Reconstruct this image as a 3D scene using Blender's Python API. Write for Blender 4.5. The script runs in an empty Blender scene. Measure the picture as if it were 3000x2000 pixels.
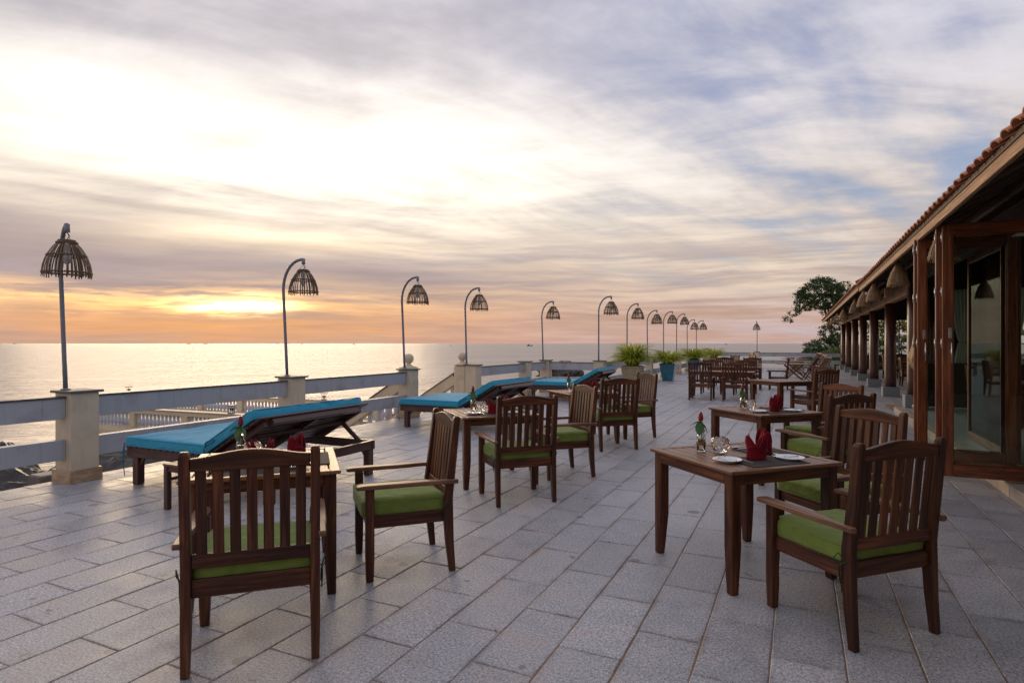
import bpy, bmesh, math, random
from math import sin, cos, pi, radians as R, sqrt, exp
from mathutils import Vector, Matrix, noise as mn

random.seed(7)
scene = bpy.context.scene
COL = scene.collection

# ---------------------------------------------------------------- camera
YAW = 25.52
cam_d = bpy.data.cameras.new('camera')
cam_d.sensor_width = 36.0
cam_d.lens = 1766.0 / 3000.0 * 36.0
cam_d.shift_y = 0.002
cam_d.clip_start = 0.05
cam_d.clip_end = 200000.0
cam = bpy.data.objects.new('camera', cam_d)
COL.objects.link(cam)
cam.location = (0, 0, 1.55)
cam.rotation_euler = (R(90), 0, R(YAW))
scene.camera = cam
scene.view_settings.view_transform = 'Standard'
scene.view_settings.look = 'None'
scene.view_settings.exposure = 0.32
scene.view_settings.gamma = 1.0
scene.view_settings.use_curve_mapping = False

# ---------------------------------------------------------------- node helpers
class S:
    """scalar socket with arithmetic"""
    def __init__(s, nt, v): s.nt = nt; s.v = v
    def _m(s, op, *o, clamp=False):
        n = s.nt.nodes.new('ShaderNodeMath'); n.operation = op; n.use_clamp = clamp
        for i, x in enumerate((s,) + o):
            x = x.v if isinstance(x, S) else x
            if isinstance(x, (int, float)): n.inputs[i].default_value = x
            else: s.nt.links.new(x, n.inputs[i])
        return S(s.nt, n.outputs[0])
    def __add__(s, o): return s._m('ADD', o)
    __radd__ = __add__
    def __sub__(s, o): return s._m('SUBTRACT', o)
    def __rsub__(s, o): return S(s.nt, o)._m('SUBTRACT', s)
    def __mul__(s, o): return s._m('MULTIPLY', o)
    __rmul__ = __mul__
    def __truediv__(s, o): return s._m('DIVIDE', o)
    def exp(s): return s._m('EXPONENT')
    def clamp(s): return s._m('ADD', 0.0, clamp=True)
    def atan2(s, o): return s._m('ARCTAN2', o)
    def asin(s): return s._m('ARCSINE')
    def maxi(s, o): return s._m('MAXIMUM', o)
    def absv(s): return s._m('ABSOLUTE')
    def power(s, o): return s._m('POWER', o)
    def step(s, a, b):
        n = s.nt.nodes.new('ShaderNodeMapRange'); n.interpolation_type = 'SMOOTHSTEP'
        s.nt.links.new(s.v, n.inputs[0]); n.inputs[1].default_value = a; n.inputs[2].default_value = b
        return S(s.nt, n.outputs[0])

def comb(nt, x, y, z=0.0):
    n = nt.nodes.new('ShaderNodeCombineXYZ')
    for i, v in enumerate((x, y, z)):
        v = v.v if isinstance(v, S) else v
        if isinstance(v, (int, float)): n.inputs[i].default_value = v
        else: nt.links.new(v, n.inputs[i])
    return n.outputs[0]

def noise(nt, vec, scale, detail=4, rough=0.5, dist=0.0):
    n = nt.nodes.new('ShaderNodeTexNoise')
    n.inputs['Scale'].default_value = scale; n.inputs['Detail'].default_value = detail
    n.inputs['Roughness'].default_value = rough; n.inputs['Distortion'].default_value = dist
    if vec is not None: nt.links.new(vec, n.inputs['Vector'])
    return S(nt, n.outputs[0])

def mixc(nt, fac, a, b, mode='MIX'):
    n = nt.nodes.new('ShaderNodeMix'); n.data_type = 'RGBA'; n.blend_type = mode
    for sock, v in ((n.inputs[0], fac), (n.inputs[6], a), (n.inputs[7], b)):
        v = v.v if isinstance(v, S) else v
        if isinstance(v, (int, float)): sock.default_value = v
        elif isinstance(v, tuple): sock.default_value = tuple(v) + (1,) if len(v) == 3 else v
        else: nt.links.new(v, sock)
    return n.outputs[2]

def ramp(nt, fac, stops):
    n = nt.nodes.new('ShaderNodeValToRGB')
    els = n.color_ramp.elements
    while len(els) < len(stops): els.new(0.5)
    for e, (p, c) in zip(els, stops):
        e.position = p; e.color = tuple(c) + (1,)
    nt.links.new(fac.v if isinstance(fac, S) else fac, n.inputs[0])
    return n.outputs[0]

def lin(r, g, b):
    f = lambda c: ((c / 255.0 + 0.055) / 1.055) ** 2.4 if c > 10 else c / 255.0 / 12.92
    return (f(r), f(g), f(b))

def scalec(nt, col, s):
    n = nt.nodes.new('ShaderNodeVectorMath'); n.operation = 'SCALE'
    nt.links.new(col, n.inputs[0])
    s = s.v if isinstance(s, S) else s
    if isinstance(s, (int, float)): n.inputs['Scale'].default_value = s
    else: nt.links.new(s, n.inputs['Scale'])
    return n.outputs[0]

def addc(nt, a, b):
    n = nt.nodes.new('ShaderNodeVectorMath'); n.operation = 'ADD'
    for i, v in enumerate((a, b)):
        if isinstance(v, tuple): n.inputs[i].default_value = v
        else: nt.links.new(v, n.inputs[i])
    return n.outputs[0]

def colmul(nt, col, s):
    """constant colour tuple times scalar socket"""
    n = nt.nodes.new('ShaderNodeVectorMath'); n.operation = 'SCALE'
    n.inputs[0].default_value = col
    nt.links.new(s.v, n.inputs['Scale'])
    return n.outputs[0]

# ---------------------------------------------------------------- world: dusk sky with cirrus
SUN_EL = 7.0
SUN_DIR = Vector((-0.759, 0.651, 0)).normalized()
world = bpy.data.worlds.new('World'); scene.world = world
world.use_nodes = True
nt = world.node_tree
nt.nodes.clear()
tc = nt.nodes.new('ShaderNodeTexCoord')
sep = nt.nodes.new('ShaderNodeSeparateXYZ'); nt.links.new(tc.outputs['Generated'], sep.inputs[0])
dx, dy, dz = (S(nt, sep.outputs[i]) for i in range(3))
rx = dx * SUN_DIR.y - dy * SUN_DIR.x          # to the right of the sun
ry = dx * SUN_DIR.x + dy * SUN_DIR.y          # towards the sun
az = rx.atan2(ry) * (180 / pi)
el = dz.asin() * (180 / pi)
zz = dz.maxi(0.0) + 0.10
px, py = rx / zz, ry / zz
# warped cloud-plane coordinates
w1 = noise(nt, comb(nt, px * 0.35, py * 0.35, 3.1), 1.0, 3, 0.5) - 0.5
w2 = noise(nt, comb(nt, px * 0.35, py * 0.35, 9.7), 1.0, 3, 0.5) - 0.5
qx = px * 0.97 + py * 0.22 + w1 * 0.9
qy = py * 0.97 - px * 0.22 + w2 * 0.9
big = noise(nt, comb(nt, qx * 0.24, qy * 0.60, 1.0), 1.0, 7, 0.50)
mid = noise(nt, comb(nt, qx * 0.60, qy * 2.1, 5.0), 1.0, 7, 0.56)
fine = noise(nt, comb(nt, qx * 1.3, qy * 7.0, 8.0), 1.0, 6, 0.60, 0.25)
puff = noise(nt, comb(nt, (px * 0.80 - py * 0.55) * 1.5 + w2 * 1.6, (py * 0.80 + px * 0.55) * 2.3 + w1 * 1.6, 12.0), 1.0, 8, 0.60, 0.3)
# flat low bands near the horizon, in angle space
wa = noise(nt, comb(nt, az * 0.05, el * 0.15, 2.0), 1.0, 4, 0.5) - 0.5
band = noise(nt, comb(nt, az * 0.045, (el + wa * 2.0) * 0.55, 4.0), 1.0, 8, 0.55)
bfine = noise(nt, comb(nt, az * 0.10, (el + wa * 1.2) * 2.2, 6.0), 1.0, 6, 0.6)

def lobe(a0, sa, e0, se, warp=0.0):
    a = (az - a0) / sa
    e = (el - e0 + wa * warp) / se
    return ((a * a + e * e) * -1.0).exp()

t = (el / 40.0).clamp()
# cloud colour with height (cream near the sun, mauve away)
near = ramp(nt, t, [(0.0, lin(212, 156, 120)), (0.05, lin(222, 164, 120)), (0.10, lin(222, 176, 136)), (0.17, lin(214, 182, 152)),
                    (0.26, lin(226, 208, 184)), (0.40, lin(240, 230, 216)), (0.62, lin(222, 215, 216)), (1.0, lin(222, 218, 226))])
far = ramp(nt, t, [(0.0, lin(190, 176, 184)), (0.06, lin(204, 182, 178)), (0.13, lin(222, 200, 178)), (0.24, lin(222, 208, 192)),
                   (0.38, lin(212, 206, 206)), (0.58, lin(204, 204, 216)), (1.0, lin(206, 208, 224))])
away = (az.absv()).step(6.0, 50.0)
ccol = mixc(nt, away, near, far)
# shaded parts of the clouds
shade = ramp(nt, t, [(0.0, lin(196, 158, 140)), (0.07, lin(188, 154, 136)), (0.14, lin(170, 152, 150)), (0.25, lin(184, 170, 166)),
                     (0.40, lin(206, 195, 188)), (0.60, lin(190, 184, 192)), (1.0, lin(190, 188, 202))])
low = 1.0 - el.step(7.0, 13.0)
dens = (big * 0.45 + mid * 0.30 + puff * 0.25)
shp = dens.step(0.41, 0.60)
shb = (band * 0.7 + bfine * 0.3).step(0.40, 0.60)
lit = shp * (1.0 - low) + shb * low
clouds = mixc(nt, lit * 0.90 + 0.05, shade, ccol)
# clear sky behind: physical sky plus measured dusk blue
sky = nt.nodes.new('ShaderNodeTexSky'); sky.sky_type = 'NISHITA'; sky.sun_disc = False
sky.sun_elevation = R(SUN_EL); sky.sun_rotation = math.atan2(SUN_DIR.x, SUN_DIR.y)
sky.air_density = 1.2; sky.dust_density = 1.5
nish = scalec(nt, sky.outputs[0], 0.075)
blue = ramp(nt, t, [(0.0, lin(196, 184, 192)), (0.12, lin(188, 192, 204)), (0.28, lin(160, 178, 208)), (0.5, lin(146, 164, 208)), (1.0, lin(140, 156, 204))])
clear = mixc(nt, 0.85, nish, blue)
gap = ((mid * 0.40 + big * 0.25 + puff * 0.35) * -1.0 + 1.0).step(0.45, 0.60)
side = az.step(14.0, 52.0)
gapm = gap * side * el.step(2.5, 9.0)
c = mixc(nt, gapm * 0.85, clouds, clear)
# fine fibres
c = scalec(nt, c, (fine - 0.5) * 0.12 + (puff - 0.5) * 0.42 * el.step(4.0, 14.0) + (bfine - 0.5) * 0.26 * (1.0 - el.step(8.0, 18.0)) + 1.02)
# light of the hidden sun through the cloud
brk = (mid * 0.6 + big * 0.4).step(0.36, 0.62)
streak = (bfine * 0.5 + fine * 0.5).step(0.36, 0.60)
g1 = lobe(4.0, 22.0, 14.6, 5.2, 7.0) * (brk * 0.6 + streak * 0.2 + puff * 0.6 - 0.05)
g1b = lobe(12.0, 34.0, 17.0, 9.5, 9.0) * (brk * 0.8 + 0.2)
c = addc(nt, c, colmul(nt, (0.47, 0.43, 0.35), g1))
c = addc(nt, c, colmul(nt, (0.32, 0.29, 0.24), g1b))
g3 = lobe(0.0, 12.0, 9.4, 0.9, 2.5)
c = addc(nt, c, colmul(nt, (0.75, 0.58, 0.32), g3))
# mauve bank over the sun, thickest to the left
bank = lobe(-17.0, 22.0, 7.3, 2.3, 3.2) + lobe(14.0, 12.0, 6.2, 1.1, 2.2) * 0.75
bank2 = lobe(-20.0, 14.0, 9.6, 0.6, 2.0) * 0.5
c = mixc(nt, ((bank + bank2) * (bfine * 0.6 + 0.75)).clamp() * 0.80, c, lin(170, 154, 156))
cut = (noise(nt, comb(nt, az * 0.16, (el + wa * 2.0) * 1.5, 21.0), 1.0, 6, 0.6)).step(0.42, 0.58)
hal = lobe(-8.0, 18.0, 3.7, 1.1, 3.4) * (cut * 0.8 + shb * 0.3 + 0.02)
c = addc(nt, c, colmul(nt, (0.80, 0.42, 0.07), hal))
core = lobe(-0.6, 3.4, 3.2, 0.60, 1.6) * (cut * 0.9 + 0.25)
c = addc(nt, c, colmul(nt, (8.5, 5.4, 1.9), core))
warm = lobe(0.0, 15.0, 1.0, 1.3, 0.0)
c = addc(nt, c, colmul(nt, (0.16, 0.05, -0.03), warm))
# broken texture over everything bright, and a level that suits the exposure
c = scalec(nt, c, ((puff * 0.6 + mid * 0.4) - 0.5) * 0.34 + 0.835)
# below the horizon: dull sea colour
c = mixc(nt, (el * -1.0).step(0.3, 3.0), c, lin(120, 112, 110))
bg = nt.nodes.new('ShaderNodeBackground'); nt.links.new(c, bg.inputs[0]); bg.inputs[1].default_value = 1.0
wo = nt.nodes.new('ShaderNodeOutputWorld'); nt.links.new(bg.outputs[0], wo.inputs[0])
world.cycles.sampling_method = 'MANUAL'
world.cycles.sample_map_resolution = 1024

# ---------------------------------------------------------------- the low sun behind thin cloud
sl = bpy.data.lights.new('sun', 'SUN'); sl.energy = 1.6; sl.angle = R(32); sl.color = (1.0, 0.74, 0.46)
so = bpy.data.objects.new('sun', sl); COL.objects.link(so)
sd = Vector((SUN_DIR.x * cos(R(SUN_EL)), SUN_DIR.y * cos(R(SUN_EL)), sin(R(SUN_EL))))
so.rotation_euler = sd.to_track_quat('Z', 'Y').to_euler()
so.location = sd * 60

# ---------------------------------------------------------------- materials
def mat(name):
    m = bpy.data.materials.new(name); m.use_nodes = True
    nt = m.node_tree
    b = nt.nodes['Principled BSDF']
    return m, nt, b

def bump(nt, b, h, strength, dist=0.01):
    n = nt.nodes.new('ShaderNodeBump'); n.inputs['Strength'].default_value = strength; n.inputs['Distance'].default_value = dist
    nt.links.new(h.v if isinstance(h, S) else h, n.inputs['Height']); nt.links.new(n.outputs[0], b.inputs['Normal'])

def put(nt, sock, v):
    v = v.v if isinstance(v, S) else v
    if isinstance(v, tuple): sock.default_value = tuple(v) + (1,)
    elif isinstance(v, (int, float)): sock.default_value = v
    else: nt.links.new(v, sock)

def uvs(nt):
    n = nt.nodes.new('ShaderNodeTexCoord'); s = nt.nodes.new('ShaderNodeSeparateXYZ'); nt.links.new(n.outputs['UV'], s.inputs[0])
    return S(nt, s.outputs[0]), S(nt, s.outputs[1])

def objc(nt):
    n = nt.nodes.new('ShaderNodeTexCoord'); return n.outputs['Object']

def rnd(nt):
    n = nt.nodes.new('ShaderNodeObjectInfo'); return S(nt, n.outputs['Random'])

def wood(name, c1, c2, c3, rough=0.42, coat=0.25, vary=0.5, grain=1.0, spec=0.5):
    m, nt, b = mat(name)
    u, v = uvs(nt); r = rnd(nt)
    g1 = noise(nt, comb(nt, u * 2.2 * grain, v * 42 * grain, r * 37), 1.0, 6, 0.62, 0.6)
    g2 = noise(nt, comb(nt, u * 9 * grain, v * 220 * grain, r * 11), 1.0, 3, 0.6)
    g3 = noise(nt, comb(nt, u * 1.3, v * 6, r * 91), 1.0, 3, 0.5)
    f = (g1 * 0.75 + g3 * 0.25)
    col = ramp(nt, f, [(0.36, c1), (0.50, c2), (0.64, c3)])
    col = scalec(nt, col, (r - 0.5) * vary + 1.0 + (g2 - 0.5) * 0.35)
    put(nt, b.inputs['Base Color'], col)
    put(nt, b.inputs['Roughness'], g3 * 0.22 + (rough - 0.10) + (g2 - 0.5) * 0.15)
    b.inputs['Coat Weight'].default_value = coat; b.inputs['Coat Roughness'].default_value = 0.28
    b.inputs['Specular IOR Level'].default_value = spec
    bump(nt, b, g2 * 0.6 + g1 * 0.4, 0.22, 0.002)
    return m

M = {}
M['wood'] = wood('dark_wood', (0.028, 0.0080, 0.0042), (0.076, 0.0235, 0.0100), (0.175, 0.062, 0.023), rough=0.46, coat=0.08, spec=0.30, vary=0.75)
M['wood_top'] = wood('worn_table_wood', (0.085, 0.034, 0.015), (0.19, 0.080, 0.036), (0.31, 0.145, 0.065), rough=0.42, coat=0.10, vary=0.30, spec=0.40)
M['wood_arm'] = wood('worn_arm_wood', (0.075, 0.030, 0.014), (0.16, 0.068, 0.032), (0.27, 0.13, 0.062), rough=0.5, coat=0.1, vary=0.3)
M['wood_red'] = wood('red_brown_wood', (0.045, 0.015, 0.008), (0.095, 0.033, 0.016), (0.17, 0.065, 0.03), vary=0.5)
M['wood_lounger'] = wood('lounger_wood', (0.035, 0.014, 0.010), (0.080, 0.032, 0.022), (0.14, 0.062, 0.042), vary=0.35)
M['wood_old'] = wood('folding_wood', (0.10, 0.038, 0.016), (0.19, 0.08, 0.034), (0.30, 0.14, 0.06), rough=0.55, coat=0.0, vary=0.3)
M['door_wood'] = wood('varnished_door_wood', (0.075, 0.018, 0.006), (0.16, 0.042, 0.012), (0.30, 0.090, 0.024), rough=0.28, coat=0.4, vary=0.12)
M['fascia'] = wood('weathered_beam_wood', (0.17, 0.090, 0.045), (0.33, 0.185, 0.095), (0.48, 0.30, 0.17), rough=0.7, coat=0.0, vary=0.12)
M['column'] = wood('column_wood', (0.040, 0.014, 0.010), (0.085, 0.030, 0.021), (0.14, 0.052, 0.034), rough=0.38, coat=0.3, vary=0.1, grain=0.5)
M['rafter'] = wood('rafter_wood', (0.045, 0.026, 0.016), (0.095, 0.058, 0.036), (0.16, 0.10, 0.062), rough=0.7, coat=0.0, vary=0.25)

def plain(name, col, rough=0.6, metal=0.0, var=0.0, scale=8.0, bmp=0.0, bscale=60.0, spec=0.5, coat=0.0):
    m, nt, b = mat(name)
    if var > 0:
        o = objc(nt); n = noise(nt, o, scale, 6, 0.6)
        c = scalec(nt, ramp(nt, n, [(0.25, tuple(x * (1 - var) for x in col)), (0.55, col), (0.8, tuple(min(1, x * (1 + var)) for x in col))]), 1.0)
        put(nt, b.inputs['Base Color'], c)
        put(nt, b.inputs['Roughness'], n * 0.25 + rough - 0.12)
    else:
        put(nt, b.inputs['Base Color'], tuple(col)); b.inputs['Roughness'].default_value = rough
    b.inputs['Metallic'].default_value = metal; b.inputs['Specular IOR Level'].default_value = spec
    b.inputs['Coat Weight'].default_value = coat
    if bmp > 0:
        bump(nt, b, noise(nt, objc(nt), bscale, 4, 0.6), bmp, 0.003)
    return m

def painted(name, col, dirt, amount=0.5, rough=0.6):
    """painted render with streaks, stains and roller texture"""
    m, nt, b = mat(name)
    g = nt.nodes.new('ShaderNodeNewGeometry')
    s = nt.nodes.new('ShaderNodeSeparateXYZ'); nt.links.new(g.outputs['Position'], s.inputs[0])
    x, y, z = (S(nt, s.outputs[i]) for i in range(3))
    st = noise(nt, comb(nt, x * 14, y * 14, z * 1.1), 1.0, 5, 0.65)
    bl = noise(nt, comb(nt, x, y, z), 2.3, 6, 0.62)
    fn = noise(nt, comb(nt, x, y, z), 90.0, 3, 0.6)
    f = (st.step(0.52, 0.80) * 0.6 + bl.step(0.48, 0.75) * 0.6) * amount
    c = mixc(nt, f.clamp(), tuple(col), tuple(dirt))
    c = scalec(nt, c, (fn - 0.5) * 0.14 + 1.0)
    put(nt, b.inputs['Base Color'], c)
    put(nt, b.inputs['Roughness'], bl * 0.2 + rough - 0.1)
    bump(nt, b, fn * 0.5 + bl * 0.5, 0.25, 0.002)
    return m

M['rail'] = painted('grey_rail_paint', (0.42, 0.44, 0.47), (0.19, 0.19, 0.20), 0.95, 0.5)
M['railtop'] = plain('dark_rail_coping', (0.10, 0.095, 0.09), 0.45, var=0.4, scale=14)
M['post'] = painted('cream_post_paint', (0.64, 0.54, 0.40), (0.36, 0.29, 0.21), 0.8)
M['cream'] = painted('cream_wall_paint', (0.66, 0.55, 0.39), (0.34, 0.28, 0.20), 0.7)
M['cap'] = plain('grey_stone_cap', (0.13, 0.125, 0.12), 0.6, var=0.35, scale=18, bmp=0.2)
M['white_bal'] = painted('baluster_paint', (0.50, 0.52, 0.58), (0.36, 0.36, 0.38), 0.6)

def sandstone():
    m, nt, b = mat('veined_sandstone'); o = objc(nt)
    mp = nt.nodes.new('ShaderNodeMapping'); mp.inputs['Rotation'].default_value = (0.5, 0.4, 0.3); mp.inputs['Scale'].default_value = (3, 3, 14)
    nt.links.new(o, mp.inputs[0])
    n = noise(nt, mp.outputs[0], 1.2, 6, 0.6, 1.5)
    put(nt, b.inputs['Base Color'], ramp(nt, n, [(0.3, (0.28, 0.17, 0.09)), (0.5, (0.44, 0.30, 0.18)), (0.7, (0.58, 0.44, 0.30))]))
    b.inputs['Roughness'].default_value = 0.4
    return m
M['sandstone'] = sandstone()

def granite(name='flamed_granite', base=(0.445, 0.435, 0.452), sc=1.0):
    m, nt, b = mat(name)
    g = nt.nodes.new('ShaderNodeNewGeometry'); pos = g.outputs['Position']
    r = rnd(nt)
    s1 = noise(nt, pos, 190 * sc, 3, 0.75); s2 = noise(nt, pos, 70 * sc, 4, 0.75); s3 = noise(nt, pos, 5.0, 5, 0.6); s4 = noise(nt, pos, 0.9, 3, 0.5)
    f = (s1 * 0.5 + s2 * 0.5)
    c = ramp(nt, f, [(0.38, tuple(x * 0.16 for x in base)), (0.46, tuple(x * 0.62 for x in base)), (0.53, base),
                     (0.60, tuple(min(1, x * 1.45) for x in base)), (0.68, tuple(min(1, x * 1.9) for x in base))])
    vc = nt.nodes.new('ShaderNodeVertexColor'); vc.layer_name = 'tint'
    vs = nt.nodes.new('ShaderNodeSeparateColor'); nt.links.new(vc.outputs[0], vs.inputs[0])
    tint = S(nt, vs.outputs[0]); edge = S(nt, vs.outputs[1])
    en = noise(nt, pos, 3.1, 5, 0.65)
    c = scalec(nt, c, (s3 - 0.5) * 0.75 + 0.98 + (tint - 0.5) * 0.30 + (s4 - 0.5) * 0.5)
    c = mixc(nt, (edge.power(1.6) * (en.step(0.44, 0.66) * 0.50 + 0.04)).clamp(), c, (0.105, 0.085, 0.072))
    # rusty / brown stains
    st = (s3 * 0.6 + s4 * 0.4).step(0.51, 0.66)
    c = mixc(nt, st * 0.36, c, (0.36, 0.26, 0.19))
    # round old drips and dark spills
    vo = nt.nodes.new('ShaderNodeTexVoronoi'); vo.voronoi_dimensions = '2D'; vo.inputs['Scale'].default_value = 1.35; vo.inputs['Randomness'].default_value = 1.0
    wv = nt.nodes.new('ShaderNodeVectorMath'); wv.operation = 'ADD'; nt.links.new(pos, wv.inputs[0])
    nt.links.new(comb(nt, (s3 - 0.5) * 0.10, (s4 - 0.5) * 0.12, 0.0), wv.inputs[1]); nt.links.new(wv.outputs[0], vo.inputs['Vector'])
    vcs = nt.nodes.new('ShaderNodeSeparateColor'); nt.links.new(vo.outputs['Color'], vcs.inputs[0])
    rad = S(nt, vcs.outputs[0]) * 0.085 * S(nt, vcs.outputs[1]).step(0.45, 0.60)
    spot = (rad - S(nt, vo.outputs['Distance'])).step(-0.004, 0.006)
    c = mixc(nt, spot * (s2 * 0.6 + 0.35), c, (0.115, 0.11, 0.115))
    v = noise(nt, pos, 7.0, 4, 0.6, 0.4)
    c = mixc(nt, v.step(0.665, 0.72) * 0.60, c, (0.07, 0.065, 0.065))
    put(nt, b.inputs['Base Color'], c)
    put(nt, b.inputs['Roughness'], (s3 - 0.5) * 0.45 + 0.50 + (tint - 0.5) * 0.15)
    bump(nt, b, s1 * 0.4 + s2 * 0.6, 0.35, 0.0025)
    return m
M['granite'] = granite()
M['grout'] = plain('orange_sand_grout', (0.30, 0.17, 0.085), 0.9, var=0.45, scale=30, bmp=0.5, bscale=200)
M['granite_dark'] = plain('grey_granite_block', (0.24, 0.25, 0.26), 0.55, var=0.3, scale=60, bmp=0.2)
M['kerb'] = plain('pale_kerb_stone', (0.42, 0.35, 0.28), 0.55, var=0.25, scale=9, bmp=0.15)
M['interior_floor'] = plain('interior_floor_stone', (0.36, 0.37, 0.35), 0.38, var=0.35, scale=7)
M['pole'] = plain('grey_painted_pole', (0.20, 0.21, 0.25), 0.42, var=0.2, scale=20)
M['steel'] = plain('cutlery_steel', (0.72, 0.71, 0.70), 0.16, metal=1.0)
M['chrome'] = plain('brushed_metal', (0.55, 0.54, 0.52), 0.3, metal=1.0)
M['porcelain'] = plain('white_porcelain', (0.74, 0.75, 0.78), 0.12, spec=0.6, coat=0.5)
M['black'] = plain('black_metal', (0.02, 0.02, 0.022), 0.5)
M['twine'] = plain('jute_twine', (0.30, 0.17, 0.07), 0.9, var=0.4, scale=160, bmp=0.6, bscale=300)
M['bamboo'] = wood('bamboo_shade', (0.07, 0.042, 0.022), (0.13, 0.080, 0.042), (0.21, 0.14, 0.08), rough=0.6, coat=0.0, vary=0.25)
M['rattan'] = wood('woven_rattan', (0.13, 0.075, 0.032), (0.24, 0.14, 0.062), (0.38, 0.24, 0.12), rough=0.6, coat=0.0, vary=0.3)
M['tile'] = plain('terracotta_tile', (0.40, 0.150, 0.070), 0.7, var=0.45, scale=7, bmp=0.3, bscale=50)
M['rock'] = plain('wet_black_rock', (0.045, 0.036, 0.028), 0.40, var=0.6, scale=3, bmp=1.0, bscale=9)
M['blue_pot'] = plain('blue_glazed_pot', (0.025, 0.17, 0.27), 0.22, var=0.35, scale=5, coat=0.5)
M['beige_pot'] = plain('beige_pot', (0.40, 0.33, 0.21), 0.6, var=0.25, scale=6, bmp=0.2)
M['soil'] = plain('potting_soil', (0.03, 0.02, 0.013), 0.95, bmp=0.8, bscale=80)
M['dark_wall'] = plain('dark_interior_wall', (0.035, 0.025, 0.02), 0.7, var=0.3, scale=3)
M['bulb'] = plain('unlit_bulb', (0.5, 0.5, 0.46), 0.2)
M['cable'] = plain('black_cable', (0.03, 0.028, 0.026), 0.6)
M['hull'] = plain('boat_hull', (0.06, 0.055, 0.06), 0.6)
M['cabin'] = plain('boat_cabin', (0.16, 0.14, 0.13), 0.6)

def fabric(name, col, rough=0.85, weave=420, fold=2.2, foldamt=0.6, sheen=0.25):
    m, nt, b = mat(name); o = objc(nt)
    n1 = noise(nt, o, weave, 2, 0.5); n2 = noise(nt, o, fold, 4, 0.55, 0.8); n3 = noise(nt, o, 14, 4, 0.6)
    c = mixc(nt, n3.step(0.35, 0.7) * 0.5, tuple(x * 0.84 for x in col), tuple(min(1, x * 1.12) for x in col))
    c = scalec(nt, c, (n1 - 0.5) * 0.35 + 1.0)
    put(nt, b.inputs['Base Color'], c)
    b.inputs['Roughness'].default_value = rough
    b.inputs['Sheen Weight'].default_value = sheen; b.inputs['Sheen Roughness'].default_value = 0.4
    b.inputs['Specular IOR Level'].default_value = 0.25
    bump(nt, b, n1 * 0.04 + n2 * 1.0 + n3 * 0.16, foldamt, 0.035)
    return m
M['green'] = fabric('green_cushion_cloth', (0.205, 0.275, 0.055), fold=5.0)
M['greencord'] = plain('green_tie_cord', (0.03, 0.06, 0.018), 0.8)
M['bluecloth'] = fabric('blue_mattress_cloth', (0.045, 0.37, 0.55), fold=2.6, foldamt=0.7)
M['bluecord'] = plain('blue_tie_cord', (0.015, 0.15, 0.26), 0.8)
M['red'] = fabric('red_napkin_linen', (0.20, 0.004, 0.012), fold=9.0, foldamt=0.35, weave=900, sheen=0.05)
M['curtain'] = fabric('pale_curtain_cloth', (0.66, 0.70, 0.60), fold=3.0, foldamt=0.3)

def placemat():
    m, nt, b = mat('woven_placemat'); o = objc(nt)
    w = nt.nodes.new('ShaderNodeTexChecker'); w.inputs['Scale'].default_value = 420; nt.links.new(o, w.inputs['Vector'])
    c = mixc(nt, S(nt, w.outputs['Fac']), (0.045, 0.038, 0.033), (0.085, 0.073, 0.063))
    put(nt, b.inputs['Base Color'], c); b.inputs['Roughness'].default_value = 0.8; b.inputs['Specular IOR Level'].default_value = 0.15
    return m
M['mat'] = placemat()

def glass(name, tint=(1, 1, 1), ior=1.46, rough=0.0):
    m, nt, b = mat(name)
    b.inputs['Base Color'].default_value = tint + (1,); b.inputs['Transmission Weight'].default_value = 1.0
    b.inputs['IOR'].default_value = ior; b.inputs['Roughness'].default_value = rough
    return m
M['glass'] = glass('clear_glass')
M['water_in'] = glass('vase_water', (0.97, 0.97, 0.90), 1.33)

def pane():
    m = bpy.data.materials.new('window_glass'); m.use_nodes = True; nt = m.node_tree; nt.nodes.clear()
    tr = nt.nodes.new('ShaderNodeBsdfTransparent'); tr.inputs[0].default_value = (0.93, 0.96, 0.94, 1)
    gl = nt.nodes.new('ShaderNodeBsdfGlossy'); gl.inputs['Roughness'].default_value = 0.02
    fr = nt.nodes.new('ShaderNodeFresnel'); fr.inputs[0].default_value = 1.38
    mx = nt.nodes.new('ShaderNodeMixShader'); o = nt.nodes.new('ShaderNodeOutputMaterial')
    nt.links.new(fr.outputs[0], mx.inputs[0]); nt.links.new(tr.outputs[0], mx.inputs[1]); nt.links.new(gl.outputs[0], mx.inputs[2])
    nt.links.new(mx.outputs[0], o.inputs[0])
    return m
M['pane'] = pane()

def leafm(name, c1, c2, c3, rough=0.45, trans=0.25):
    m, nt, b = mat(name)
    g = nt.nodes.new('ShaderNodeNewGeometry'); pos = g.outputs['Position']
    n = noise(nt, pos, 1.3, 3, 0.6); n2 = noise(nt, pos, 17, 2, 0.6)
    ri = S(nt, g.outputs['Random Per Island'])
    f = n * 0.45 + ri * 0.4 + n2 * 0.15
    col = ramp(nt, f, [(0.28, c1), (0.5, c2), (0.74, c3)])
    put(nt, b.inputs['Base Color'], col); b.inputs['Roughness'].default_value = rough
    tl = nt.nodes.new('ShaderNodeBsdfTranslucent'); nt.links.new(col, tl.inputs[0])
    mx = nt.nodes.new('ShaderNodeMixShader'); mx.inputs[0].default_value = trans
    out = nt.nodes['Material Output']
    nt.links.new(b.outputs[0], mx.inputs[1]); nt.links.new(tl.outputs[0], mx.inputs[2]); nt.links.new(mx.outputs[0], out.inputs[0])
    return m
M['spider'] = leafm('spider_leaf', (0.20, 0.27, 0.018), (0.42, 0.47, 0.040), (0.68, 0.66, 0.15), trans=0.35)
M['leaf'] = leafm('tree_leaf', (0.018, 0.045, 0.012), (0.040, 0.085, 0.020), (0.085, 0.14, 0.035), trans=0.2)
M['bush'] = leafm('bush_leaf', (0.030, 0.065, 0.012), (0.07, 0.12, 0.02), (0.14, 0.19, 0.03))
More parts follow.
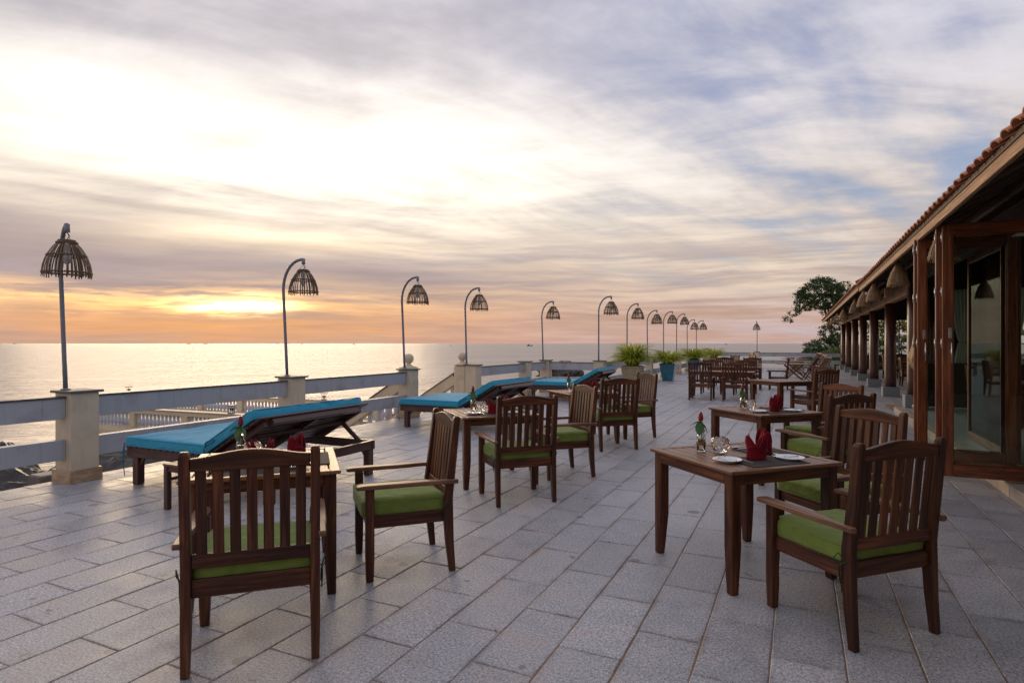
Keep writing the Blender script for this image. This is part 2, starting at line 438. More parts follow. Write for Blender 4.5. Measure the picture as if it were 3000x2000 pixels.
M['hedge'] = leafm('hedge_leaf', (0.05, 0.085, 0.012), (0.12, 0.16, 0.02), (0.22, 0.25, 0.04))
M['flowerleaf'] = leafm('flower_leaf', (0.02, 0.075, 0.015), (0.035, 0.12, 0.025), (0.06, 0.17, 0.04), rough=0.3, trans=0.3)
M['stem'] = plain('flower_stem', (0.14, 0.26, 0.03), 0.45)
M['bud'] = plain('red_ginger_bud', (0.24, 0.008, 0.014), 0.35, var=0.4, scale=90)
M['bark'] = plain('tree_bark', (0.07, 0.05, 0.035), 0.9, var=0.4, scale=6, bmp=0.8, bscale=20)
M['grass'] = plain('ground_grass', (0.05, 0.085, 0.02), 0.9, var=0.5, scale=1.5, bmp=1.0, bscale=8)

def sea():
    m, nt, b = mat('sea_water')
    g = nt.nodes.new('ShaderNodeNewGeometry')
    s = nt.nodes.new('ShaderNodeSeparateXYZ'); nt.links.new(g.outputs['Position'], s.inputs[0])
    x, y = S(nt, s.outputs[0]), S(nt, s.outputs[1])
    # along the waves / across the waves (they roll in from the left)
    a = x * 0.45 + y * 0.89; c = x * 0.89 - y * 0.45
    n1 = noise(nt, comb(nt, a * 0.35, c * 0.9, 0.0), 1.0, 6, 0.62, 0.4)
    n2 = noise(nt, comb(nt, a * 0.06, c * 0.16, 4.0), 1.0, 5, 0.6, 0.3)
    n3 = noise(nt, comb(nt, a * 1.7, c * 4.2, 7.0), 1.0, 4, 0.6)
    n4 = noise(nt, comb(nt, a * 0.012, c * 0.05, 2.0), 1.0, 5, 0.6)
    put(nt, b.inputs['Base Color'], ramp(nt, n4, [(0.3, (0.30, 0.225, 0.165)), (0.7, (0.44, 0.35, 0.27))]))
    put(nt, b.inputs['Roughness'], n4 * 0.14 + 0.38)
    b.inputs['IOR'].default_value = 2.0
    b.inputs['Specular IOR Level'].default_value = 0.5
    bump(nt, b, n1 * 0.7 + n2 * 2.0 + n3 * 0.16, 1.0, 0.85)
    return m
M['sea'] = sea()
# ---------------------------------------------------------------- mesh helpers
V = Vector
class MB:
    """collects lofts / boxes / tubes into one mesh, with uv along the length of each member"""
    def __init__(s): s.v = []; s.f = []; s.uv = []; s.sm = []; s.k = random.random() * 7
    def face(s, idx, uv=None, smooth=False):
        s.f.append(idx); s.uv.append(uv or [(0, 0)] * len(idx)); s.sm.append(smooth)
    def loft(s, secs, au, av, ch=0.003, smooth=False):
        """secs: (centre, half_u, half_v); rectangular chamfered profile in the plane au/av"""
        au = V(au); av = V(av); b0 = len(s.v); s.k += 1.37
        def prof(hu, hv, c):
            c = min(c, hu * 0.45, hv * 0.45)
            return [(-hu + c, -hv), (hu - c, -hv), (hu, -hv + c), (hu, hv - c), (hu - c, hv), (-hu + c, hv), (-hu, hv - c), (-hu, -hv + c)]
        P0 = V(secs[0][0]); P1 = V(secs[-1][0])
        ss = []
        # chamfer the ends
        d0 = (V(secs[1][0]) - P0).normalized(); d1 = (V(secs[-2][0]) - P1).normalized()
        a, hu, hv = secs[0]; ss.append((V(a), hu - ch, hv - ch)); ss.append((V(a) + d0 * ch, hu, hv))
        for q in secs[1:-1]: ss.append((V(q[0]), q[1], q[2]))
        a, hu, hv = secs[-1]; ss.append((V(a) + d1 * ch, hu, hv)); ss.append((V(a), hu - ch, hv - ch))
        L = 0; prev = None; Ls = []
        for c, hu, hv in ss:
            if prev is not None: L += (c - prev).length
            prev = c; Ls.append(L + s.k)
            for (p, q) in prof(hu, hv, ch): s.v.append(c + au * p + av * q)
        n = len(ss); per = [0]
        pr = prof(ss[1][1], ss[1][2], ch)
        for i in range(8):
            q = pr[(i + 1) % 8]; p = pr[i]; per.append(per[-1] + math.hypot(q[0] - p[0], q[1] - p[1]))
        for j in range(n - 1):
            for i in range(8):
                a = b0 + j * 8 + i; b = b0 + j * 8 + (i + 1) % 8
                s.face([a, b, b + 8, a + 8], [(Ls[j], per[i]), (Ls[j], per[i + 1]), (Ls[j + 1], per[i + 1]), (Ls[j + 1], per[i])], smooth)
        s.face([b0 + i for i in range(7, -1, -1)], [(s.k + pr[i][0] * 0.2, pr[i][1]) for i in range(7, -1, -1)])
        e = b0 + (n - 1) * 8
        s.face([e + i for i in range(8)], [(s.k + pr[i][0] * 0.2, pr[i][1]) for i in range(8)])
        return s
    def box(s, c, size, ch=0.003, rz=0.0):
        """axis box; the loft runs along its longest side"""
        c = V(c); sx, sy, sz = size
        ex = V((cos(rz), sin(rz), 0)); ey = V((-sin(rz), cos(rz), 0)); ez = V((0, 0, 1))
        ax = [(sx, ex), (sy, ey), (sz, ez)]
        k = max(range(3), key=lambda i: ax[i][0])
        L, e = ax[k]; (a, ea), (b, eb) = ax[(k + 1) % 3], ax[(k + 2) % 3]
        return s.loft([(c - e * L / 2, a / 2, b / 2), (c + e * L / 2, a / 2, b / 2)], ea, eb, min(ch, L / 4))
    def beam(s, p0, p1, w, h, up=(0, 0, 1), ch=0.003):
        p0 = V(p0); p1 = V(p1); d = (p1 - p0).normalized(); u = d.cross(V(up)).normalized(); v = u.cross(d)
        return s.loft([(p0, w / 2, h / 2), (p1, w / 2, h / 2)], u, v, ch)
    def tube(s, pts, r, n=8, caps=True, closed=False):
        pts = [V(p) for p in pts]; b0 = len(s.v); m = len(pts); up = V((0, 0, 1)); s.k += 0.77
        rr = r if isinstance(r, (list, tuple)) else [r] * m
        pu = None; L = 0
        for i, p in enumerate(pts):
            d = (pts[(i + 1) % m] - pts[i - 1]) if closed else (pts[min(i + 1, m - 1)] - pts[max(i - 1, 0)])
            if d.length < 1e-9: d = V((0, 0, 1))
            d.normalize()
            if pu is None:
                u = d.cross(up)
                if u.length < 0.05: u = d.cross(V((1, 0, 0)))
            else: u = pu - d * pu.dot(d)
            u.normalize(); pu = u; v = d.cross(u)
            for k in range(n):
                a = 2 * pi * k / n; s.v.append(p + (u * cos(a) + v * sin(a)) * rr[i])
        for i in range(m if closed else m - 1):
            j = (i + 1) % m; L2 = L + (pts[j] - pts[i]).length
            for k in range(n):
                a, b = b0 + i * n + k, b0 + i * n + (k + 1) % n; c, d = b0 + j * n + (k + 1) % n, b0 + j * n + k
                s.face([a, b, c, d], [(L + s.k, k * 0.01), (L + s.k, (k + 1) * 0.01), (L2 + s.k, (k + 1) * 0.01), (L2 + s.k, k * 0.01)], True)
            L = L2
        if caps and not closed:
            s.face([b0 + k for k in range(n - 1, -1, -1)]); e = b0 + (m - 1) * n; s.face([e + k for k in range(n)])
        return s
    def lathe(s, prof, c=(0, 0, 0), n=24, smooth=True, mod=None, axis=None):
        c = V(c); b0 = len(s.v)
        for i, (r, z) in enumerate(prof):
            for k in range(n):
                a = 2 * pi * k / n; q = r * (mod(a, i) if mod else 1)
                s.v.append(c + V((q * cos(a), q * sin(a), z)))
        for i in range(len(prof) - 1):
            for k in range(n):
                a, b = b0 + i * n + k, b0 + i * n + (k + 1) % n
                s.face([a, b, b + n, a + n], [(prof[i][1], k * .02), (prof[i][1], k * .02 + .02), (prof[i + 1][1], k * .02 + .02), (prof[i + 1][1], k * .02)], smooth)
        s.face([b0 + k for k in range(n - 1, -1, -1)]); e = b0 + (len(prof) - 1) * n; s.face([e + k for k in range(n)])
        return s
    def mesh(s, name):
        me = bpy.data.meshes.new(name)
        me.from_pydata([tuple(p) for p in s.v], [], s.f)
        ul = me.uv_layers.new(name='UVMap')
        ul.data.foreach_set('uv', [x for fu in s.uv for p in fu for x in p])
        me.polygons.foreach_set('use_smooth', s.sm)
        me.update()
        return me

def link(name, me, m, parent=None, loc=(0, 0, 0), rz=0.0):
    if isinstance(me, MB): me = me.mesh(name)
    if m is not None and not me.materials: me.materials.append(m)
    o = bpy.data.objects.new(name, me); COL.objects.link(o)
    o.location = loc; o.rotation_euler = (0, 0, rz)
    if parent is not None: o.parent = parent
    return o

def tag(o, label, cat, group=None):
    o['label'] = label; o['category'] = cat
    if group: o['group'] = group
    return o

def thing(name, label, cat, loc=(0, 0, 0), rz=0.0, group=None):
    o = bpy.data.objects.new(name, None); COL.objects.link(o); o.empty_display_size = 0.1
    o.location = loc; o.rotation_euler = (0, 0, rz)
    return tag(o, label, cat, group)

def copy_tree(o, parent=None):
    c = o.copy(); COL.objects.link(c)
    if parent is not None: c.parent = parent
    for ch in list(o.children): copy_tree(ch, c)
    return c

def place(proto, used, loc, rz, label, group=None, cat=None):
    o = copy_tree(proto) if proto.name in used else proto
    used.add(proto.name)
    o.location = loc; o.rotation_euler = (0, 0, rz); o['label'] = label
    if group: o['group'] = group
    return o
used = set()

def structure(o): o['kind'] = 'structure'; return o
def stuff(o): o['kind'] = 'stuff'; return o

def pad(lx, ly, h, top=0.012, n=10, e=5.0, seed=0, wr=0.004):
    """soft cushion: rounded box with crowned top and slight irregularity, origin at its centre"""
    bm = bmesh.new(); bmesh.ops.create_cube(bm, size=2.0)
    bmesh.ops.subdivide_edges(bm, edges=bm.edges[:], cuts=n, use_grid_fill=True)
    rx = min(0.045, h * 0.42) 
    for v in bm.verts:
        x, y, z = v.co
        X, Y, Z = x * lx / 2, y * ly / 2, z * h / 2
        # round the edges: clamp to inner box and push out by the radius
        ix = max(-lx / 2 + rx, min(lx / 2 - rx, X)); iy = max(-ly / 2 + rx, min(ly / 2 - rx, Y)); iz = max(-h / 2 + rx * .8, min(h / 2 - rx * .8, Z))
        d = V((X - ix, Y - iy, (Z - iz)))
        if d.length > 1e-6:
            dn = d.normalized(); p = V((ix + dn.x * rx, iy + dn.y * rx, iz + dn.z * rx * .8))
            p = p.lerp(V((X, Y, Z)), 0.45)
        else: p = V((X, Y, Z))
        cr = (1 - x ** 4) * (1 - y ** 4)
        p.z += top * cr * (1 if z > 0 else -0.15) * abs(z)
        q = mn.noise(V((X * 6 + seed, Y * 6, Z * 9))) * wr * 1.6 + mn.noise(V((X * 17 + seed, Y * 17, Z * 20))) * wr * .6
        p += V((x, y, z)).normalized() * q
        v.co = p
    me = bpy.data.meshes.new('pad'); bm.to_mesh(me); bm.free()
    me.polygons.foreach_set('use_smooth', [True] * len(me.polygons)); me.update()
    return me

def rect_loop(lx, ly, z, r=0.03, n=4):
    pts = []
    for (sx, sy, a0) in ((1, 1, 0), (-1, 1, 90), (-1, -1, 180), (1, -1, 270)):
        for k in range(n + 1):
            a = R(a0 + 90 * k / n); pts.append((sx * (lx / 2 - r) + r * cos(a), sy * (ly / 2 - r) + r * sin(a), z))
    return pts

# ================================================================ SEA, SHORE, TERRACE
SEA_Z = -3.5
def big_plane(name, z, ext, m):
    me = bpy.data.meshes.new(name)
    xs = [-ext, -6000, -600, 600, 6000, ext]
    vs = [(x, y, z) for y in xs for x in xs]; n = len(xs)
    fs = [(j * n + i, j * n + i + 1, (j + 1) * n + i + 1, (j + 1) * n + i) for j in range(n - 1) for i in range(n - 1)]
    me.from_pydata(vs, [], fs); me.update(); me.materials.append(m)
    o = bpy.data.objects.new(name, me); COL.objects.link(o); return structure(o)
big_plane('sea', SEA_Z, 90000, M['sea'])

# terrace slab: sandy bed under the stones, with its retaining walls
slab = MB()
def block(mb, x0, x1, y0, y1, z0, z1, ch=0.004): mb.box(((x0 + x1) / 2, (y0 + y1) / 2, (z0 + z1) / 2), (x1 - x0, y1 - y0, z1 - z0), ch)
block(slab, -7.60, 9.6, -7.0, 17.98, -3.9, -0.0040)
block(slab, -5.86, 9.6, 17.99, 42.3, -3.9, -0.0035)
terrace = structure(link('terrace', slab, M['grout']))

# paving stones in running bond, rows run away from the building front
PX0, PP, PL = -3.76 - 0.33 * 12, 0.33, 0.672
fwd = V((-sin(R(YAW)), cos(R(YAW)))); rgt = V((cos(R(YAW)), sin(R(YAW))))
stones = []
rs = random.Random(11)
for k in range(0, 46):
    x0 = PX0 + PP * k; x1 = x0 + PP
    if x0 > 5.6: break
    off = 2.24 + (0.335 if (k - 12) % 2 else 0.0)
    j = math.floor((-6.8 - off) / PL)
    while True:
        ya = off + PL * j + rs.uniform(-0.018, 0.018) if True else 0; yb = off + PL * (j + 1) + 0; j += 1
        if ya > 42: break
        a0, a1 = x0, x1
        ymid = (ya + yb) / 2
        if ymid < 17.9:
            if a0 < -7.59: a0 = -7.59
            if a1 > 1.96: a1 = 1.96
        else:
            if a0 < -5.84: a0 = -5.84
        if a1 - a0 < 0.06: continue
        if ya < 17.9 < yb and a0 < -5.84: yb = 17.9
        stones.append([a0, a1, ya, min(yb, 42.25)])
# true up neighbours: each stone ends where the next starts
byrow = {}
for s_ in stones: byrow.setdefault(round(s_[0] + s_[1], 3), []).append(s_)
for row in byrow.values():
    row.sort(key=lambda q: q[2])
    for a, b in zip(row, row[1:]):
        if abs(b[2] - a[3]) < 0.2: a[3] = b[2]
def area(s_):
    c = V(((s_[0] + s_[1]) / 2, (s_[2] + s_[3]) / 2)); d = c.dot(fwd); l = c.dot(rgt)
    if d < 1.0: return 0
    u = 1500 + 1766 * l / d; v_ = 1006 + 1766 * 1.55 / d
    if u < -250 or u > 3250 or v_ > 2250: return 0
    return 1 / d ** 3
stones.sort(key=area, reverse=True)
def stone_geo(mb_v, mb_f, cols, s_, z, tint, rr, g=0.0026):
    x0, x1, y0, y1 = s_[0] + g, s_[1] - g, s_[2] + g, s_[3] - g
    b = len(mb_v); n = 0
    # wavy broken edge: a few points per side
    pts = []
    for (ax, ay, bx, by, m) in ((x0, y0, x1, y0, 3), (x1, y0, x1, y1, 5), (x1, y1, x0, y1, 3), (x0, y1, x0, y0, 5)):
        for i in range(m):
            t_ = i / m; w = rr.uniform(-0.0022, 0.0022)
            px_ = ax + (bx - ax) * t_; py_ = ay + (by - ay) * t_
            if ax == bx: px_ += w
            else: py_ += w
            pts.append((px_, py_))
    cx, cy = (x0 + x1) / 2, (y0 + y1) / 2; m = len(pts)
    tx, ty = rr.uniform(-0.0016, 0.0016), rr.uniform(-0.0016, 0.0016)
    hz = lambda x, y: z + (x - cx) / 0.33 * tx + (y - cy) / 0.66 * ty
    for (x, y) in pts: mb_v.append((x, y, -0.03))
    for (x, y) in pts: mb_v.append((x, y, hz(x, y) - 0.0035))
    for (x, y) in pts:
        q = 0.0045; dx_, dy_ = (1 if x < cx else -1), (1 if y < cy else -1)
        ex = q * dx_ if abs(abs(x - cx) - (x1 - x0) / 2) < 0.004 else 0; ey = q * dy_ if abs(abs(y - cy) - (y1 - y0) / 2) < 0.004 else 0
        mb_v.append((x + ex, y + ey, hz(x, y)))
    for r_ in range(2):
        for i in range(m):
            a, c_ = b + r_ * m + i, b + r_ * m + (i + 1) % m
            mb_f.append((a, c_, c_ + m, a + m))
    for (x, y) in pts:      # inner ring, so that dirt can gather along the joints
        q = 0.042; mb_v.append((cx + (x - cx) * (1 - q / (x1 - x0) * 2), cy + (y - cy) * (1 - q / (y1 - y0) * 2), hz(x, y)))
    for i in range(m):
        a, c_ = b + 2 * m + i, b + 2 * m + (i + 1) % m
        mb_f.append((a, c_, c_ + m, a + m))
    mb_f.append(tuple(b + 3 * m + i for i in range(m)))
    cols.append((3 * m, tint, 1.0)); cols.append((m, tint, 0.0))
def stone_mesh(name, lst):
    vs, fs, cols = [], [], []
    rr = random.Random(len(lst) * 3 + int(abs(lst[0][2]) * 1000))
    for s_ in lst: stone_geo(vs, fs, cols, s_, rr.uniform(-0.0015, 0.0015), min(1, max(0, rr.gauss(0.5, 0.24))), rr)
    me = bpy.data.meshes.new(name); me.from_pydata(vs, [], fs)
    ca = me.color_attributes.new('tint', 'FLOAT_COLOR', 'POINT')
    d = []
    for n, t_, e_ in cols: d += [t_, e_, 0.0, 1.0] * n
    ca.data.foreach_set('color', d); me.update(); me.materials.append(M['granite']); return me
for s_ in stones[:300]:
    link('paving_stone', stone_mesh('paving_stone', [s_]), None, terrace)
stuff(link('more_paving_stones', stone_mesh('more_paving_stones', stones[300:]), None, terrace))

# kerb and raised floor of the restaurant
rf = MB(); block(rf, 2.05, 9.6, -7.0, 15.98, -0.004, 0.118)
raised = structure(link('raised_floor', rf, M['interior_floor']))
yy = -5.0
while yy < 15.9:
    L = min(1.15, 15.96 - yy)
    k = MB(); k.box((1.99, yy + L / 2, 0.055), (0.16, L - 0.006, 0.135), 0.008); link('kerb_stone', k, M['kerb'], raised)
    yy += 1.15
k = MB(); k.box((5.8, 16.05, 0.055), (7.7, 0.16, 0.134), 0.008); link('kerb_stone', k, M['kerb'], raised)
# pavilion floor tiles past the paving
pf = MB()
for i in range(7):
    for j in range(26): pf.box((5.86 + 0.3 + i * 0.6, 16.6 + j, -0.012), (0.594, 0.994, 0.03), 0.003)
structure(link('pavilion_floor', pf, M['interior_floor']))

# ================================================================ SEA WALL
def pillar(parent, x, y, name='pillar', base=True, w=0.30, h=1.0):
    p = MB(); p.box((0, 0, h / 2), (w, w, h), 0.006)
    o = link(name, p, M['post'], parent, (x, y, 0))
    c = MB(); c.box((0, 0, h + 0.013), (w + 0.07, w + 0.07, 0.026), 0.005); link('pillar_cap', c, M['cap'], o)
    if base:
        b = MB(); g = 0.024
        b.box((0, -w / 2 - g / 2, 0.073), (w + 2 * g, g - .001, 0.146), 0.002); b.box((0, w / 2 + g / 2, 0.073), (w + 2 * g, g - .001, 0.146), 0.002)
        b.box((-w / 2 - g / 2, 0, 0.0735), (g - .001, w - .001, 0.145), 0.002); b.box((w / 2 + g / 2, 0, 0.0735), (g - .001, w - .001, 0.145), 0.002)
        link('pillar_base', b, M['sandstone'], o)
    return o
def rail(parent, p0, p1, z0, z1, th=0.12, cop=True):
    p0 = V(p0 + (0,)); p1 = V(p1 + (0,)); m = (z0 + z1) / 2
    r = MB(); r.beam(p0 + V((0, 0, m)), p1 + V((0, 0, m)), th, z1 - z0, ch=0.004)
    o = link('rail', r, M['rail'], parent)
    if cop:
        c = MB(); c.beam(p0 + V((0, 0, z1 + 0.0105)), p1 + V((0, 0, z1 + 0.0105)), th + 0.03, 0.02, ch=0.003); link('rail_coping', c, M['railtop'], o)
    return o
WX = -7.40
near_wall = thing('sea_wall', 'grey two-rail wall with cream pillars along the terrace edge, in front of the nearest loungers', 'wall', (WX, 4.05, 0))
def wall_seg(t, pts, org):
    for (x, y) in pts: pillar(t, x - org[0], y - org[1])
    for (xa, ya), (xb, yb) in zip(pts, pts[1:]):
        a = V((xa, ya)); b = V((xb, yb)); d = (b - a).normalized() * 0.153
        a2 = a + d - V(org); b2 = b - d - V(org)
        rail(t, tuple(a2), tuple(b2), 0.715, 0.945); rail(t, tuple(a2), tuple(b2), 0.262, 0.487, cop=False)
wall_seg(near_wall, [(WX, -2.35), (WX, 0.85), (WX, 4.05), (WX, 7.25), (WX, 10.46)], (WX, 4.05))
mid_wall = thing('sea_wall', 'grey two-rail wall with cream pillars turning two corners behind the farther loungers and pots', 'wall', (WX, 13.25, 0))
mp_ = [(WX, 13.25), (WX, 16.41), (WX, 18.05), (-5.60, 18.05)] + [(-5.60, 18.3 + 3.25 * i) for i in range(1, 8)] + [(-5.60, 42.0)]
wall_seg(mid_wall, mp_, (WX, 13.25))
end_wall = thing('end_wall', 'grey two-rail wall closing the far end of the terrace before the open sea', 'wall', (-2.5, 42.15, 0))
wall_seg(end_wall, [(-5.2, 42.15), (-2.5, 42.15), (3.1, 42.15)], (-2.5, 42.15))

# ================================================================ STAIRS TO THE LOWER TERRACE
stair = thing('stone_staircase', 'cream stone staircase with ball finials going down through the gap in the sea wall', 'staircase', (-7.72, 12.08, 0))
def newel(x, y):
    p = MB(); p.box((0, 0, -0.2), (0.33, 0.33, 2.4), 0.03); o = link('newel', p, M['cream'], stair, (x, y, 0))
    c = MB(); c.lathe([(0.20, 1.0), (0.205, 1.03), (0.15, 1.045), (0.085, 1.075), (0.05, 1.105), (0.05, 1.12), (0.075, 1.135), (0.10, 1.17), (0.113, 1.22), (0.105, 1.265), (0.075, 1.305), (0.03, 1.326), (0.004, 1.33)], n=24)
    link('ball_finial', c, M['cream'], o)
newel(0.0, 10.92 - 12.08); newel(0.0, 13.25 - 12.08)
st = MB()
for i in range(10): st.box((-0.05 - 0.29 * i - 0.145, 0, -0.17 * (i + 1) / 1 - 1.0), (0.30, 2.0, 2.0), 0.006)
link('steps', st, M['cream'], stair)
BAL = [(0.06, 0), (0.06, 0.03), (0.04, 0.045), (0.055, 0.07), (0.078, 0.13), (0.084, 0.18), (0.070, 0.25), (0.042, 0.33), (0.036, 0.38), (0.052, 0.41), (0.042, 0.43), (0.06, 0.46), (0.06, 0.50)]
bal_me = MB().lathe(BAL, n=14).mesh('baluster'); bal_me.materials.append(M['white_bal'])
def baluster(parent, p, sc=1.0):
    o = link('baluster', bal_me, None, parent, p); o.scale = (1, 1, sc); return o
for sy in (-1.16, 1.17):
    x0, z0, x1, z1 = -0.17, 0.80, -2.95, -0.90
    r = MB(); r.beam((x0, sy, z0 - 0.13), (x1, sy, z1 - 0.13), 0.20, 0.26, ch=0.006); link('stair_rail', r, M['cream'], stair)
    r = MB(); r.beam((x0, sy, z0 + 0.013), (x1, sy, z1 + 0.013), 0.25, 0.025, ch=0.004); link('stair_coping', r, M['cap'], stair)
    r = MB(); r.beam((x0, sy, z0 - 1.12), (x1, sy, z1 - 1.12), 0.20, 0.5, ch=0.006); link('stair_string', r, M['cream'], stair)
    for i in range(11):
        tt = (i + 0.5) / 11; baluster(stair, (x0 + (x1 - x0) * tt, sy, z0 + (z1 - z0) * tt - 0.80), 1.12)
# lower terrace and its balustrades
LT = -1.72
lt = MB(); 
lp = [(-30.8, 18.8), (-27.8, 14.0), (-8.0, 15.3), (-7.65, 10.2), (-11.6, 10.4), (-11.6, 14.9), (-9.0, 21.0)]
def prism(mb, poly, z0, z1):
    b = len(mb.v); n = len(poly)
    for z in (z0, z1):
        for (x, y) in poly: mb.v.append(V((x, y, z)))
    for i in range(n): mb.face([b + i, b + (i + 1) % n, b + n + (i + 1) % n, b + n + i])
    mb.face([b + n + i for i in range(n)]); mb.face([b + i for i in range(n - 1, -1, -1)])
prism(lt, [(-30.9, 18.95), (-25.6, 13.95), (-8.0, 15.25), (-8.0, 21.1)], -3.9, LT)
prism(lt, [(-11.7, 10.2), (-7.61, 10.2), (-7.61, 15.2), (-11.7, 14.9)], -3.9, LT + 0.004)
structure(link('lower_terrace', lt, M['cream']))
lamp_me = None
def balustrade(p0, p1, label, posts=None, n=None):
    p0 = V(p0); p1 = V(p1); d = p1 - p0; L = d.length; a = math.atan2(d.y, d.x)
    t = thing('balustrade', label, 'balustrade', (p0.x, p0.y, LT), a)
    r = MB(); r.box((L / 2, 0, 0.05), (L, 0.26, 0.18), 0.006); link('balustrade_foot', r, M['cream'], t)
    r = MB(); r.box((L / 2, 0, 0.73), (L, 0.24, 0.15), 0.006); link('balustrade_rail', r, M['cream'], t)
    r = MB(); r.box((L / 2, 0, 0.823), (L, 0.32, 0.03), 0.005); link('balustrade_coping', r, M['kerb'], t)
    k = max(1, round(L / 2.5)); w = L / k
    for i in range(k + 1):
        p = MB(); p.box((0, 0, 0.40), (0.28, 0.28, 0.50), 0.006); link('balustrade_post', p, M['cream'], t, (min(L - .14, max(.14, i * w)), 0, 0))
    for i in range(k):
        m = int((w - 0.3) / 0.19)
        for j in range(m): baluster(t, (i * w + 0.15 + (w - 0.3) * (j + 0.5) / m, 0, 0.142), 1.02)
    return t
balustrade((-25.3, 14.2), (-11.9, 15.15), 'cream balustrade on the landward side of the lower terrace, seen under the grey top rail')
balustrade((-30.6, 18.7), (-25.6, 14.4), 'short cream balustrade closing the left end of the lower terrace')
balustrade((-8.6, 20.9), (-30.4, 19.0), 'cream balustrade on the seaward side of the lower terrace')
balustrade((-11.6, 14.7), (-11.6, 10.5), 'cream balustrade beside the foot of the stone staircase')
pier = MB(); pier.box((-9.7, 4.9, -2.1), (.32, .32, 3.6), .02); tag(link('support_pier', pier, M['cap']), 'stained support pier standing in the rocks behind the nearest wall pillar', 'pier')
# little solar lanterns on the lower balustrades
def solar():
    t = thing('solar_lantern', 'x', 'lantern')
    m = MB(); m.lathe([(0.13, 0), (0.13, 0.02), (0.04, 0.03)], n=16); link('lantern_foot', m, M['cap'], t)
    m = MB(); m.lathe([(0.025, 0.031), (0.045, 0.06), (0.075, 0.16), (0.07, 0.17), (0.04, 0.075), (0.005, 0.045)], n=16); link('glass_cup', m, M['glass'], t)
    m = MB()
    for a in (0.8, 2.4, 3.9, 5.5): m.tube([(0.09 * cos(a), 0.09 * sin(a), 0.026), (0.09 * cos(a), 0.09 * sin(a), 0.262)], 0.006, 5)
    link('lantern_stay', m, M['black'], t)
    m = MB(); m.box((0, 0, 0.275), (0.25, 0.25, 0.025), 0.004); link('solar_panel', m, M['black'], t)
    return t
sp = solar(); zc = LT + 0.84
sl_spots = [((-30.2, 18.9), 'small lantern standing on the far left corner of the lower balustrade'),
            ((-25.6, 19.42), 'small lantern on the seaward lower balustrade, second from the left'),
            ((-17.9, 14.77), 'small lantern on the lower balustrade just left of the second wall pillar'),
            ((-18.6, 20.05), 'small lantern on the seaward lower balustrade just right of the second wall pillar'),
            ((-11.6, 12.3), 'small lantern beside the foot of the stone staircase')]
for (x, y), lb in sl_spots: place(sp, used, (x, y, zc), 0.3, lb, 'solar lanterns on the lower balustrades')

# rocks along the shore below the wall
def rocks(name, x0, x1, y0, y1, step, fn, m, label=None):
    nx = int((x1 - x0) / step) + 1; ny = int((y1 - y0) / step) + 1; vs = []; fs = []
    for j in range(ny):
        for i in range(nx):
            x = x0 + i * step; y = y0 + j * step; vs.append((x, y, fn(x, y)))
    for j in range(ny - 1):
        for i in range(nx - 1):
            a = j * nx + i; fs.append((a, a + 1, a + 1 + nx, a + nx))
    me = bpy.data.meshes.new(name); me.from_pydata(vs, [], fs); me.update(); me.materials.append(m)
    o = bpy.data.objects.new(name, me); COL.objects.link(o); return o
def rockz(x, y):
    h = mn.fractal(V((x * 0.35, y * 0.35, 1.0)), 1.0, 2.0, 5) * 0.9 + mn.fractal(V((x * 1.3, y * 1.3, 7.0)), 0.9, 2.1, 4) * 0.32
    # the reef is broad before the lower terrace and breaks up towards the camera
    d = (y - 10.4 - 1.2 * min(1, max(0, (x + 24) / 4))) / 2.4
    base = -3.85 + 1.95 / (1 + exp(-(d - 0.35) * 1.8)) + 0.35 / (1 + exp((x + 10.5) * -1.2))
    edge = min(1.0, max(0.0, (x + 28.5) / 1.5)) * (1.0 if x > -25.2 else min(1.0, max(0.0, 13.6 - y))) * min(1.0, max(0.0, (y + 4) / 3.0))
    return -4.2 + (base + h + 4.2) * edge
o = structure(rocks('shore_rocks', -33, -7.7, -4, 15.4, 0.16, rockz, M['rock']))
def lump(x, y, w, d, h, seed, label):
    bm = bmesh.new(); bmesh.ops.create_icosphere(bm, subdivisions=5, radius=1)
    for v in bm.verts:
        n = v.co.normalized(); q = 1 + mn.fractal(n * 1.3 + V((seed, 0, 0)), 1.0, 2.0, 5) * 0.45
        v.co = V((n.x * w * q, n.y * d * q, max(-0.3, n.z) * h * q))
    me = bpy.data.meshes.new('sea_rock'); bm.to_mesh(me); bm.free(); me.materials.append(M['rock'])
    o = bpy.data.objects.new('sea_rock', me); COL.objects.link(o); o.location = (x, y, SEA_Z)
    return tag(o, label, 'rock', 'rocks standing in the sea')
lump(-33.5, 88, 3.6, 3.0, 2.1, 3.3, 'dark rock in the sea seen under the rail above the farthest lounger')
lump(-1.3, 74, 1.6, 1.5, 1.35, 8.1, 'small dark rock in the sea seen through the far end wall')
lump(-9, 52, 4.5, 5.0, 0.6, 5.0, 'low rock shelf awash beyond the corner of the sea wall')

